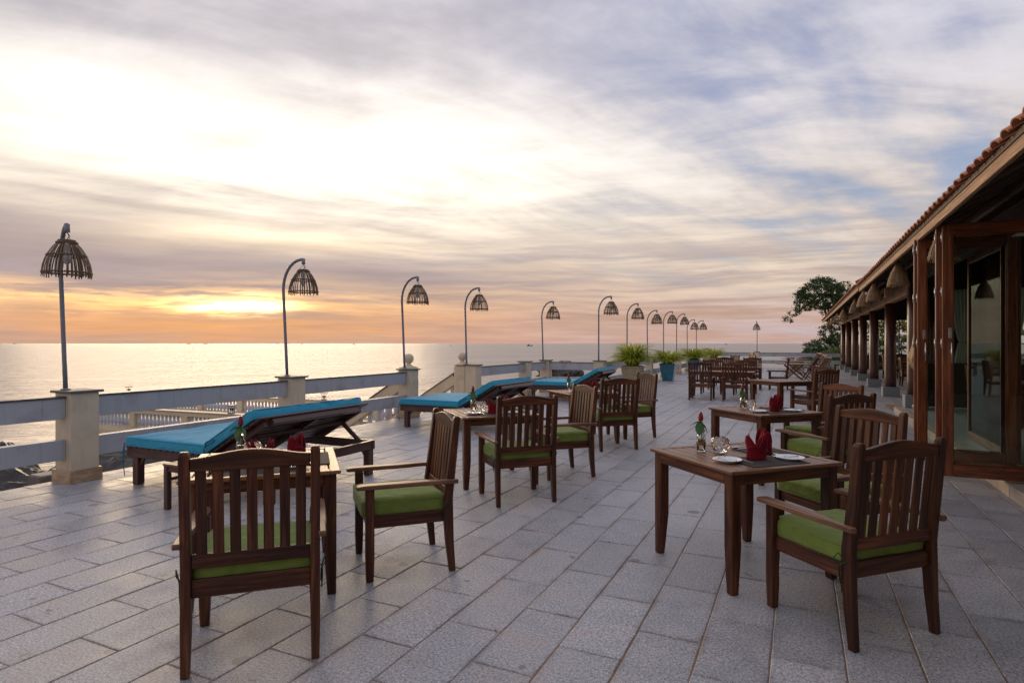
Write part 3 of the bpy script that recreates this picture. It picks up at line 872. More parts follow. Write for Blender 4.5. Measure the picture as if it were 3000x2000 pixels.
# ================================================================ LAMP POSTS
def lamp_shade(me_name='lamp_shade', n=38, r0=0.072, r1=0.225, h=0.385, seed=0, mt=None, thick=0.0078, dense=False):
    m = MB(); rr = random.Random(seed)
    def prof(t): # t 0 top .. 1 bottom
        if dense: return r0 + (r1 - r0) * (sin(min(1, t * .95) * pi / 2) ** 0.98), -h * t
        return r0 + (r1 - r0) * (sin(min(1, t * 1.08) * pi / 2) ** 0.80), -h * t
    for i in range(n):
        a = 2 * pi * i / n + rr.uniform(-0.03, 0.03); tw = rr.uniform(-0.05, 0.05); ex = rr.uniform(0.96, 1.05)
        pts = []
        for k in range(7):
            t_ = k / 6 * ex; r_, z_ = prof(t_); aa = a + tw * t_
            pts.append((r_ * cos(aa), r_ * sin(aa), z_))
        w_ = thick * (0.85 if not dense else 0.9)
        m.loft([(p_, w_ * (0.62 + 0.38 * min(1, k_ / 2)), 0.0024) for k_, p_ in enumerate(pts)], (-sin(a), cos(a), 0), (cos(a), sin(a), 0), 0.0006)
    for t_, w in ((0.0, 0.012), (0.05, 0.009), (0.40, 0.006), (0.43, 0.005), (0.88, 0.006), (0.91, 0.005)):
        r_, z_ = prof(t_); m.tube([((r_ + 0.004) * cos(a), (r_ + 0.004) * sin(a), z_) for a in [2 * pi * k / 28 for k in range(28)]], w, 5, closed=True)
    if dense:
        for k in range(22):
            t_ = 0.08 + 0.9 * k / 22; r_, z_ = prof(t_); m.tube([((r_) * cos(a), (r_) * sin(a), z_) for a in [2 * pi * k2 / 24 for k2 in range(24)]], 0.0032, 4, closed=True)
    return m
shades = [lamp_shade(seed=s_).mesh('lamp_shade') for s_ in (1, 2, 3)]
for m_ in shades: m_.materials.append(M['bamboo'])
socket_me = MB().lathe([(0.004, 0.06), (0.02, 0.05), (0.024, -0.02), (0.02, -0.05), (0.03, -0.08), (0.04, -0.12), (0.03, -0.16), (0.004, -0.18)], n=12).mesh('lamp_socket'); socket_me.materials.append(M['bulb'])
def lamp(x, y, top, rot, lean, label, sway=0, z0=1.026, armL=0.40):
    t = thing('lamp_post', label, 'lamp post', (x, y, z0), 0, 'bamboo lamp posts on the terrace walls')
    lx, ly = lean; H_ = top - z0; Hs = H_ - 0.50
    pts = [(lx * q * Hs, ly * q * Hs, q * Hs) for q in (0, .25, .5, .75, 1)]
    bx, by = lx * Hs, ly * Hs
    for k in range(1, 9):
        a = R(86) * k / 8
        e = armL * 0.88 * (1 - cos(a)); zz_ = Hs + 0.47 * sin(a)
        pts.append((bx + e * cos(rot), by + e * sin(rot), zz_))
    e = armL * 0.97; pts.append((bx + e * cos(rot), by + e * sin(rot), H_ - 0.025))
    m = MB(); m.tube(pts, 0.0235, 12); m.lathe([(0.05, 0), (0.05, 0.012), (0.03, 0.02)], n=16)
    link('lamp_pole', m, M['pole'], t)
    tip = V((bx + armL * cos(rot), by + armL * sin(rot), H_ - 0.035))
    m = MB(); m.tube([tip + V((0, 0, 0.02)), tip + V((0, 0, -0.03)), tip + V((0, 0, -0.07))], 0.028, 10); link('pole_elbow', m, M['pole'], t)
    hang = tip + V((0, 0, -0.07)); shade_top = tip + V((0, 0, -0.165))
    m = MB()
    for k in (0, 2.1, 4.2): m.tube([hang, shade_top + V((0.07 * cos(k), 0.07 * sin(k), 0.0))], 0.0025, 4)
    m.tube([hang, hang + V((0.03, 0.01, -0.04)), hang + V((0.01, 0, -0.07)), shade_top + V((0, 0, -0.03))], 0.005, 5)
    link('lamp_wire', m, M['cable'], t)
    sh = link('lamp_shade', shades[int(abs(x * 10 + y)) % 3], None, t, tuple(shade_top), rot + y)
    sh.rotation_euler = (0.03 * sin(y * 3) + sway * 0.3, sway, y)
    link('lamp_socket', socket_me, None, sh, (0, 0, -0.08))
    return t
ords = ['leftmost of the bamboo lamp posts, nearest the camera', 'second bamboo lamp post from the left, right of the setting sun', 'third bamboo lamp post from the left, beside the first ball finial',
        'fourth bamboo lamp post from the left, beside the second ball finial', 'fifth bamboo lamp post from the left, with a tattered shade', 'sixth bamboo lamp post from the left, left of the big spider plant',
        'seventh bamboo lamp post from the left, rising behind the big spider plant', 'eighth bamboo lamp post from the left, between the first two plant pots', 'ninth bamboo lamp post from the left, behind the blue pot',
        'tenth bamboo lamp post from the left, in the receding row', 'eleventh bamboo lamp post from the left, in the receding row', 'twelfth bamboo lamp post from the left, last of the long row']
o_ = -0.08
lamp(WX + o_ , 4.05 + o_, 2.86, R(-20), (-0.050, -0.010), ords[0])
lamp(WX + o_, 7.25 - 0.02, 2.92, R(5), (-0.060, 0.0), ords[1])
lamp(WX + o_, 10.44, 2.95, 0, (-0.050, 0.0), ords[2])
lamp(WX + o_ * 1.6, 13.13, 2.95, 0, (-0.03, 0.0), ords[3])
lamp(WX + o_, 18.0, 2.92, 0, (-0.035, 0.0), ords[4], sway=0.12)
lamp(-5.62, 18.0, 3.02, 0, (0.0, 0.0), ords[5])
for i in range(6):
    lamp(-5.62 + o_ * .5, 18.3 + 3.25 * (i + 1), 2.98 + (0.03, -0.05, 0.06, 0.10, -0.08, -0.02)[i], 0, ((0, 0), (-.01, 0), (0, 0), (0.0, 0), (-.01, 0), (0, 0))[i], ords[6 + i])
lamp(-2.5, 42.15, 3.0, R(-92), (0.0, 0.0), 'lone bamboo lamp post on the far end wall, facing the camera')
# ================================================================ CHAIRS
def back_y(z):      # rake of the back
    return -0.262 - 0.062 * max(0, z - 0.45) / 0.6
def make_chair(cushion=True, m=None, name='dining_armchair'):
    m = m or M['wood']
    t = thing(name, 'x', 'chair')
    for sx in (-1, 1):
        b = MB(); x = 0.2875 * sx
        b.loft([((x, -0.292, 0), .019, .021), ((x, -0.272, 0.20), .0225, .027), ((x, -0.264, 0.36), .0225, .032), ((x, -0.262, 0.50), .0225, .031),
                ((x, back_y(0.8), 0.80), .0225, .025), ((x, back_y(1.035), 1.035), .0225, .022), ((x, back_y(1.05), 1.052), .019, .017)], (1, 0, 0), (0, 1, 0), 0.004)
        link('rear_leg', b, m, t)
        b = MB(); b.loft([((x, 0.262, 0), .023, .023), ((x, 0.262, 0.14), .0275, .0275), ((x, 0.262, 0.604), .0275, .0275)], (1, 0, 0), (0, 1, 0), 0.004)
        link('front_leg', b, m, t)
        b = MB(); xo = 0.308 * sx
        b.loft([((xo + .012 * sx, -0.325, 0.617), .018, .014), ((xo + .012 * sx, -0.18, 0.618), .019, .014), ((xo + .006 * sx, -0.12, 0.6195), .030, .0145),
                ((xo, -0.02, 0.620), .036, .0145), ((xo - .003 * sx, 0.30, 0.6205), .037, .0145), ((xo - .003 * sx, 0.335, 0.619), .035, .013), ((xo - .003 * sx, 0.350, 0.616), .028, .010)], (1, 0, 0), (0, 0, 1), 0.005)
        link('armrest', b, M['wood_arm'] if m is M['wood'] else m, t)
        b = MB(); b.box((0.276 * sx, 0.0, 0.382), (0.024, 0.47, 0.082), 0.003); link('side_rail', b, m, t)
    b = MB(); b.box((0, 0.262, 0.382), (0.519, 0.024, 0.082), 0.003); link('front_rail', b, m, t)
    b = MB(); b.box((0, -0.262, 0.398), (0.529, 0.026, 0.086), 0.003); link('rear_rail', b, m, t)
    b = MB()
    b.box((0, back_y(.53), 0.528), (0.529, 0.028, 0.066), 0.003); link('lower_back_rail', b, m, t)
    b = MB(); n = 10; secs = []
    for i in range(n + 1):
        q = i / n; x = -0.2645 + 0.529 * q; arch = sin(pi * min(1, max(0, (q - 0.03) / 0.94))) ** 1.4 * 0.034
        top = 1.018 + arch; bot = 0.958 + 0.004 * arch; z = (top + bot) / 2
        secs.append(((x, back_y(z), z), .0145, (top - bot) / 2))
    b.loft(secs, (0, 1, 0), (0, 0, 1), 0.004); link('top_rail', b, m, t)
    for i in range(7):
        x = (i - 3) * 0.0735
        b = MB(); b.loft([((x, back_y(.56), 0.556), .0235, .0085), ((x, back_y(.96), 0.962), .0235, .0085)], (1, 0, 0), (0, 1, 0), 0.003); link('back_slat', b, m, t)
    for i in range(6):
        b = MB(); b.box((0, 0.225 - i * 0.088, 0.412), (0.526, 0.076, 0.018), 0.003); link('seat_slat', b, m, t)
    if cushion:
        me = cush_mesh; o = link('cushion', me, M['green'], t, (0, 0.030, 0.4655))
        for z in (0.036, -0.040):
            b = MB(); b.tube(rect_loop(0.544, 0.561, z, 0.045), 0.0034, 5, closed=True); link('piping', b, M['green'], o)
        for sx in (-1, 1):
            b = MB()
            b.tube([(0.25 * sx, -0.262, 0.02), (0.285 * sx, -0.31, 0.0), (0.318 * sx, -0.30, -0.02), (0.322 * sx, -0.26, -0.05), (0.322 * sx, -0.262, -0.09), (0.318 * sx, -0.268, -0.14)], 0.0035, 5)
            b.tube([(0.318 * sx, -0.30, -0.02), (0.335 * sx, -0.27, 0.02), (0.34 * sx, -0.24, -0.02), (0.316 * sx, -0.258, -0.05), (0.315 * sx, -0.262, -0.11)], 0.0035, 5)
            link('cushion_tie', b, M['greencord'], o)
    return t
cush_mesh = pad(0.548, 0.565, 0.108, top=0.018, n=24, seed=2.2, wr=0.0055)
cush_mesh.name = 'cushion'
chair = make_chair(True)
bare = make_chair(False, M['wood'], name='bare_armchair')
GC = 'wooden armchairs at the dining tables'
def at_table(tc_, side, which, label, proto=None, dr=0.0, dd=0.0):
    """side e1: the near right edge, e2: the far right edge (tables stand at 45 degrees)"""
    tx, ty = tc_; s_ = 0.7071
    if side == 'e1': d = V((s_, -s_)); rz = R(45)
    else: d = V((s_, s_)); rz = R(135)
    p = V((tx, ty)) + d * (0.875 + dd)
    return place(proto or chair, used, (p.x, p.y, 0), rz + R(dr), label, GC)
TA, TB, TC_ = (-3.19, 2.90), (-3.20, 6.13), (-3.19, 9.38)
T1, T2, T3 = (-0.375, 4.515), (-0.38, 7.70), (-0.37, 14.05)
at_table(TA, 'e1', 0, 'armchair nearest the camera on the left, seen from behind, green cushion and dark slatted back', dr=-1)
at_table(TA, 'e2', 0, 'armchair in side view facing left at the nearest left table, green cushion lit', dr=1.5, dd=0.02)
at_table(TB, 'e1', 0, 'armchair with its back to the camera at the middle left table', dr=0)
at_table(TB, 'e2', 0, 'armchair facing left at the middle left table, its back slats lit', dr=0)
at_table(TC_, 'e1', 0, 'armchair with its back to the camera at the farthest left table', dr=0)
at_table(TC_, 'e2', 0, 'armchair at the right of the farthest left table, in front of the blue pot', dr=0)
at_table(T1, 'e1', 0, 'large armchair in the right foreground seen from behind, green cushion', dr=0)
at_table(T1, 'e2', 0, 'armchair on the far side of the nearest right table, its green cushion rumpled', dr=-3)
at_table(T2, 'e1', 0, 'armchair on the near side of the second right table, mostly behind others', dr=1)
at_table(T2, 'e2', 0, 'armchair on the far side of the second right table, reddish top rail', dr=0)
at_table(T3, 'e1', 0, 'bare armchair without cushion on the near side of the empty right table', bare, dr=0)
at_table(T3, 'e2', 0, 'bare armchair without cushion on the far side of the empty right table', bare, dr=0)

# ================================================================ TABLES
def make_table(w=0.90, l=0.90, h=0.77, name='square_table'):
    t = thing(name, 'x', 'table'); tm = M['wood_top']
    fw = 0.062; th = 0.024; z = h - th / 2
    for sy in (-1, 1):
        b = MB(); b.box((0, sy * (w / 2 - fw / 2), z), (l, fw, th), 0.005); link('edge_board', b, tm, t)
    for sx in (-1, 1):
        b = MB(); b.box((sx * (l / 2 - fw / 2), 0, z), (fw, w - 2 * fw - 0.002, th), 0.004); link('edge_board', b, tm, t)
    n = max(6, int((w - 2 * fw) / 0.085)); g = (w - 2 * fw - 0.006) / n
    for i in range(n):
        b = MB(); b.box((0, -w / 2 + fw + 0.003 + g * (i + 0.5), z - 0.001 - 0.0006 * (i % 3)), (l - 2 * fw - 0.003, g - 0.0105, th - 0.002), 0.003); link('top_slat', b, tm, t)
    a = 0.036
    for sx in (-1, 1):
        b = MB(); b.box((sx * (l / 2 - a), 0, h - th - 0.036), (0.024, w - 0.20, 0.070), 0.003); link('apron', b, M['wood'], t)
        b = MB(); b.box((0, sx * (w / 2 - a), h - th - 0.036), (l - 0.20, 0.024, 0.070), 0.003); link('apron', b, M['wood'], t)
        for sy in (-1, 1):
            x, y = sx * (l / 2 - 0.062), sy * (w / 2 - 0.062); q = 0.010
            b = MB(); b.loft([((x + sx * q, y + sy * q, 0), .026, .026), ((x + sx * q * .6, y + sy * q * .6, .12), .031, .031), ((x, y, .30), .0375, .0375), ((x, y, h - th - .001), .0375, .0375)], (1, 0, 0), (0, 1, 0), 0.005)
            link('leg', b, M['wood'], t)
    # undershelf battens
    for sx in (-0.3, 0.3):
        b = MB(); b.box((sx * l * .8, 0, h - th - 0.012), (0.05, w - 0.12, 0.022), 0.002); link('batten', b, M['wood'], t)
    return t
tab = make_table()
TG = 'square slatted dining tables'
for c_, lb in ((TA, 'square wooden table in the left foreground, laid for two, behind the nearest armchair'),
               (TB, 'square wooden table in the middle of the left row, near the second lounger'),
               (TC_, 'square wooden table at the far end of the left row, near the third lounger'),
               (T1, 'square wooden table in the right foreground, laid with red napkins'),
               (T2, 'second square wooden table on the right, laid with red napkins'),
               (T3, 'empty square wooden table on the right, behind the two laid ones')):
    place(tab, used, (c_[0], c_[1], 0), R(-45), lb, TG)

# ================================================================ TABLEWARE
E1 = V((0.7071, -0.7071)); E2 = V((0.7071, 0.7071)); TZ = 0.7705
def pt(c_, a, b): p = V(c_) + E1 * a + E2 * b; return (p.x, p.y)
def napkin():
    t = thing('folded_napkin', 'x', 'napkin')
    def wall(a, b, h0, pk, ph, flare, closed=True, rot=0.0, dip=0.03, n=40, span=2 * pi, z0=0.0):
        v, f = [], []; rows = 9
        m_ = n if closed else n + 1
        for j in range(rows + 1):
            for i in range(m_):
                th = rot + span * i / n
                h = h0 + pk * (abs(cos((th - ph)))) ** 2.2 - dip * (sin(th - ph) ** 2)
                q = j / rows; zq = z0 + h * q
                s_ = 1 + flare * q * q - 0.10 * sin(q * pi) * 0.4
                wob = 1 + 0.03 * sin(3 * th + 4 * q)
                r_ = s_ * wob
                v.append((a * cos(th) * r_, b * sin(th) * r_, zq))
        for j in range(rows):
            for i in range(m_ if closed else n):
                a_ = j * m_ + i; b_ = j * m_ + (i + 1) % m_; f.append((a_, b_, b_ + m_, a_ + m_))
        return v, f
    v, f = wall(0.058, 0.036, 0.088, 0.075, 0.15, 0.16)
    v2, f2 = wall(0.050, 0.028, 0.085, 0.088, -0.35, -0.05, dip=0.0)
    k = len(v); v += v2; f += [tuple(i + k for i in q) for q in f2]
    me = bpy.data.meshes.new('napkin_body'); me.from_pydata(v, [], f); me.polygons.foreach_set('use_smooth', [True] * len(f)); me.update()
    o = link('napkin_body', me, M['red'], t)
    so_ = o.modifiers.new('thick', 'SOLIDIFY'); so_.thickness = 0.0028; so_.offset = 0
    # the fold that crosses in front
    v, f = wall(0.061, 0.040, 0.070, 0.030, 0.9, 0.10, closed=False, rot=-2.9, span=2.6, dip=0.012)
    me = bpy.data.meshes.new('napkin_fold'); me.from_pydata(v, [], f); me.polygons.foreach_set('use_smooth', [True] * len(f)); me.update()
    o2 = link('napkin_fold', me, M['red'], t); so2 = o2.modifiers.new('thick', 'SOLIDIFY'); so2.thickness = 0.003; so2.offset = 0
    return t
def plate():
    t = thing('side_plate', 'x', 'plate')
    m = MB(); m.lathe([(0.001, 0.004), (0.045, 0.004), (0.047, 0.0), (0.052, 0.0), (0.054, 0.005), (0.083, 0.016), (0.0855, 0.018), (0.083, 0.019), (0.056, 0.010), (0.05, 0.008), (0.001, 0.0075)], n=40)
    link('plate_body', m, M['porcelain'], t); return t
def strip(m, pts, ws, th=0.0016):
    m.loft([(p, w / 2, th / 2) for p, w in zip(pts, ws)], (0, 1, 0), (0, 0, 1), 0.0005, smooth=True)
def knife(L=0.20, name='table_knife'):
    t = thing(name, 'x', 'knife'); m = MB(); h = L / 2
    m.loft([((-h, 0, .004), .0055, .003), ((-h + .02, 0, .004), .0065, .0033), ((-.01, 0, .004), .0045, .0026), ((0, 0, .004), .0035, .0018)], (0, 1, 0), (0, 0, 1), .001, True)
    link('handle', m, M['steel'], t)
    m = MB(); m.loft([((0.001, 0, .004), .0045, .0012), ((.02, 0.001, .004), .0085, .001), ((h - .02, 0.001, .004), .009, .0009), ((h - .004, 0.003, .004), .006, .0006), ((h, .004, .004), .003, .0004)], (0, 1, 0), (0, 0, 1), .0003, True)
    link('blade', m, M['steel'], t); return t
def fork():
    t = thing('table_fork', 'x', 'fork'); m = MB()
    m.loft([((-.10, 0, .003), .006, .0014), ((-.085, 0, .0035), .0068, .0014), ((-.02, 0, .008), .003, .0013), ((.025, 0, .007), .0028, .0013), ((.045, 0, .003), .010, .001), ((.058, 0, .002), .0115, .001)], (0, 1, 0), (0, 0, 1), .0004, True)
    link('handle', m, M['steel'], t)
    m = MB()
    for k in range(4):
        y = (k - 1.5) * .0063; m.loft([((.0585, y, .0024), .002, .0009), ((.08, y, .0028), .0017, .0008), ((.102, y, .007), .001, .0006)], (0, 1, 0), (0, 0, 1), .0003, True)
    link('tines', m, M['steel'], t); return t
def spoon():
    t = thing('table_spoon', 'x', 'spoon'); m = MB()
    m.loft([((-.105, 0, .003), .0065, .0014), ((-.085, 0, .0035), .0068, .0014), ((-.02, 0, .009), .003, .0013), ((.034, 0, .0078), .0028, .0013)], (0, 1, 0), (0, 0, 1), .0004, True)
    link('handle', m, M['steel'], t)
    v, f = [], []; n = 20
    for j in range(7):
        q = j / 6
        for k in range(n):
            a = 2 * pi * k / n; v.append((.065 + .033 * q * cos(a), .0205 * q * sin(a) * (1 - .12 * cos(a)), .0022 + .0085 * q ** 2.2))
    for j in range(6):
        for k in range(n): a = j * n + k; b = j * n + (k + 1) % n; f.append((a, b, b + n, a + n))
    me = bpy.data.meshes.new('bowl'); me.from_pydata(v, [], f); me.polygons.foreach_set('use_smooth', [True] * len(f)); me.update()
    o = link('bowl', me, M['steel'], t); s_ = o.modifiers.new('thick', 'SOLIDIFY'); s_.thickness = .0012
    return t
def mat_():
    t = thing('placemat', 'x', 'placemat'); m = MB(); m.box((0, 0, 0.0012), (0.44, 0.31, 0.0022), 0.0008); link('mat_sheet', m, M['mat'], t)
    m = MB()
    for y in (-.151, .151): m.box((0, y, 0.0026), (0.438, 0.004, 0.0008), .0002)
    for x in (-.216, .216): m.box((x, 0, 0.0026), (0.004, 0.296, 0.0008), .0002)
    link('mat_hem', m, M['mat'], t); return t
def vase():
    t = thing('bottle_vase', 'x', 'vase')
    out = [(0.024, 0), (0.0275, 0.003), (0.0275, 0.115), (0.026, 0.135), (0.018, 0.165), (0.0135, 0.185), (0.013, 0.205), (0.0155, 0.208), (0.0155, 0.214)]
    inn = [(0.0125, 0.214), (0.0108, 0.205), (0.0112, 0.186), (0.0155, 0.165), (0.0235, 0.135), (0.025, 0.115), (0.025, 0.010), (0.001, 0.008)]
    m = MB(); m.lathe(out + inn, n=28); link('bottle', m, M['glass'], t)
    m = MB(); m.lathe([(0.001, 0.0095), (0.0247, 0.0105), (0.0247, 0.110), (0.001, 0.1101)], n=24); link('water', m, M['water_in'], t)
    m = MB()
    for k in range(6): m.tube([((0.0288) * cos(a), (0.0288) * sin(a), 0.060 + k * 0.0042) for a in [2 * pi * q / 20 for q in range(20)]], 0.0024, 5, closed=True)
    link('twine_band', m, M['twine'], t)
    m = MB(); m.tube([(0.0288, 0, 0.07), (0.035, 0.006, 0.075), (0.036, 0.014, 0.06), (0.031, 0.008, 0.05)], 0.0014, 4)
    for q in range(3): m.tube([(-0.012, -0.006, 0.186), (-0.024 - .006 * q, -0.012 + .008 * q, 0.20), (-0.038 - .004 * q, -0.006 + .01 * q, 0.195 - .01 * q), (-0.032, .006 * q, 0.178), (-0.02, -0.004, 0.18)], 0.0016, 4)
    m.tube([((0.0155) * cos(a), (0.0155) * sin(a), 0.186) for a in [2 * pi * q / 16 for q in range(16)]], 0.002, 5, closed=True)
    link('twine_bow', m, M['twine'], t)
    return t
def leafmesh(L, W, droop, n=8):
    v, f = [], []
    for i in range(n + 1):
        q = i / n; w = W * (sin(pi * min(1, q * 0.92 + 0.06)) ** 0.75) * (1 - q * 0.25) if q < 1 else 0.0005
        y = L * q; z = -droop * q * q
        for s_ in (-1, -.5, 0, .5, 1): v.append((w * s_, y, z + abs(s_) * w * 0.28 + 0.002 * sin(q * 9 + s_)))
    for i in range(n):
        for k in range(4): a = i * 5 + k; f.append((a, a + 1, a + 6, a + 5))
    return v, f
def flower():
    t = thing('red_ginger_flower', 'x', 'flower')
    m = MB(); m.tube([(0.016, 0.010, 0.016), (0.006, 0.004, 0.09), (-0.001, 0, 0.17), (-0.004, -0.001, 0.23), (-0.003, 0, 0.262)], [.0042, .004, .0038, .0036, .0034], 8); link('stem', m, M['stem'], t)
    m = MB(); z0 = 0.258
    m.lathe([(0.004, z0), (0.011, z0 + 0.008), (0.0155, z0 + 0.026), (0.0145, z0 + 0.045), (0.010, z0 + 0.066), (0.005, z0 + 0.080), (0.0008, z0 + 0.088)], (-0.003, 0, 0), n=24, mod=lambda a, i: 1 + 0.10 * sin(4 * a + i * 1.6))
    for j in range(5):
        for k in range(5):
            a = 2 * pi * k / 5 + j * 0.63; z = z0 + 0.012 + j * 0.014; r_ = (0.0135, 0.0150, 0.0135, 0.011, 0.007)[j]
            m.loft([((-0.003 + r_ * .8 * cos(a), r_ * .8 * sin(a), z - .006), .006, .002), ((-0.003 + r_ * 1.12 * cos(a), r_ * 1.12 * sin(a), z + .006), .0055, .0016), ((-0.003 + r_ * .95 * cos(a), r_ * .95 * sin(a), z + .016), .002, .0008)], (-sin(a), cos(a), 0), (cos(a), sin(a), 0), .0004, True)
    link('bud', m, M['bud'], t)
    for k, (L, W, dr, rz, tilt, roll) in enumerate(((0.100, 0.036, 0.012, 172, -68, 0), (0.075, 0.028, 0.03, 96, -8, 10), (0.080, 0.026, 0.03, 262, -38, -15))):
        v, f = leafmesh(L, W, dr)
        me = bpy.data.meshes.new('leaf'); me.from_pydata(v, [], f); me.polygons.foreach_set('use_smooth', [True] * len(f)); me.update()
        o = link('leaf', me, M['flowerleaf'], t, (-0.003, 0, 0.214 - k * 0.003)); o.rotation_euler = (R(tilt), R(roll), R(rz))
    return t
def candle():
    t = thing('glass_candle_holder', 'x', 'candle holder')
    prof = [(0.022, 0.0), (0.027, 0.003), (0.036, 0.014), (0.0455, 0.030), (0.049, 0.046), (0.0475, 0.062), (0.041, 0.078), (0.038, 0.083)]
    inn = [(0.0355, 0.083), (0.038, 0.077), (0.043, 0.062), (0.044, 0.046), (0.040, 0.030), (0.030, 0.017), (0.001, 0.013)]
    fine = []
    for i in range(len(prof) - 1):
        for q in range(4): fine.append(tuple(prof[i][k] + (prof[i + 1][k] - prof[i][k]) * q / 4 for k in (0, 1)))
    fine.append(prof[-1])
    no = len(fine)
    m = MB(); m.lathe(fine + inn, n=72, mod=lambda a, i: 1 + (0.085 * max(0, cos(10 * a + (pi if (i // 5) % 2 else 0))) * sin(pi * ((i % 5) + .5) / 5) if 2 < i < no - 2 else 0))
    link('glass_bowl', m, M['glass'], t)
    m = MB(); m.lathe([(0.018, 0.014), (0.019, 0.026), (0.001, 0.027)], n=20); link('tea_light', m, M['porcelain'], t)
    return t
def rescale(t, k):
    for c_ in t.children: c_.scale = k
    return t
P = dict(mat=mat_(), plate=rescale(plate(), (1.1, 1.1, 1.1)), knife=knife(), fork=fork(), spoon=spoon(), bknife=knife(0.165, 'butter_knife'), nap=rescale(napkin(), (1.22, 1.22, 1.02)), vase=rescale(vase(), (1.12, 1.12, 0.80)), flower=rescale(flower(), (1.05, 1.05, 0.83)), candle=rescale(candle(), (1.26, 1.26, 1.32)))
tabs = [(TA, 'the left foreground table', 1), (TB, 'the middle left table', 1), (TC_, 'the farthest left table', 1), (T1, 'the right foreground table', 0), (T2, 'the second right table', 0)]
a45 = R(-45)
for c_, nm, lf in tabs:
    j = random.Random(int(c_[1] * 100)); w = lambda s_=0.006: j.uniform(-s_, s_)
    def put_(k, a, b, rz, lb, g, z=TZ):
        x, y = pt(c_, a, b); return place(P[k], used, (x, y, z), rz, lb, g)
    fl = 0.15
    x_, y_ = -0.19 + w(.02), -0.16 + w(.02)
    put_('vase', x_, y_, 1.9 + w(1), 'glass bottle vase with a twine band standing on ' + nm, 'bottle vases on the laid tables')
    o = put_('flower', x_, y_, fl + w(.2) + (0.3 if lf else 0), 'red ginger bud with green leaves in the vase on ' + nm, 'red ginger flowers in the vases', TZ)
    if c_ in (TB, TC_): o.rotation_euler[0] = 0.0
    put_('candle', -0.105 + w(.01), -0.09 + w(.01), w(3), 'faceted clear glass candle holder beside the vase on ' + nm, 'glass candle holders on the laid tables')
    # setting 1: the diner on the near right edge; setting 2: the diner on the far right edge
    for k, (ax, side) in enumerate(((0, 'near'), (1, 'far'))):
        def q(out, alongv):  # out: towards the diner; alongv: towards the diner's left
            return (out, -alongv) if ax == 0 else (alongv, out)
        base = a45 + (0 if ax == 0 else pi / 2)   # x axis of the piece points along E1 / E2
        sd_ = 'at the %s place on %s' % (side, nm)
        a_, b_ = q(0.245, 0.0)
        put_('mat', a_, b_, base + pi / 2 + w(.03), 'dark woven placemat ' + sd_, 'placemats')
        a_, b_ = q(0.185 + w(), 0.02 + w())
        put_('nap', a_, b_, base + pi / 2 + (0.25 if ax == 0 else -0.5) + w(.25), 'standing folded red napkin ' + sd_, 'folded red napkins', TZ + .0025)
        a_, b_ = q(0.185 + w(), 0.262 + w())
        put_('plate', a_, b_, w(1), 'white side plate ' + sd_, 'white side plates')
        a_, b_ = q(0.175 + w(), 0.262 + w())
        put_('bknife', a_, b_, base + pi + 0.20 + w(.15), 'butter knife resting on the white plate ' + sd_, 'butter knives', TZ + .0165)
        a_, b_ = q(0.195, 0.155 + w())
        put_('fork', a_, b_, base + pi + w(.05), 'steel fork lying ' + sd_, 'steel forks', TZ + .003)
        a_, b_ = q(0.205, -0.165 + w())
        put_('knife', a_, b_, base + pi + w(.04), 'steel table knife lying ' + sd_, 'table knives', TZ + .003)
        a_, b_ = q(0.195, -0.205 + w())
        put_('spoon', a_, b_, base + pi + w(.05), 'steel soup spoon lying ' + sd_, 'soup spoons', TZ + .003)

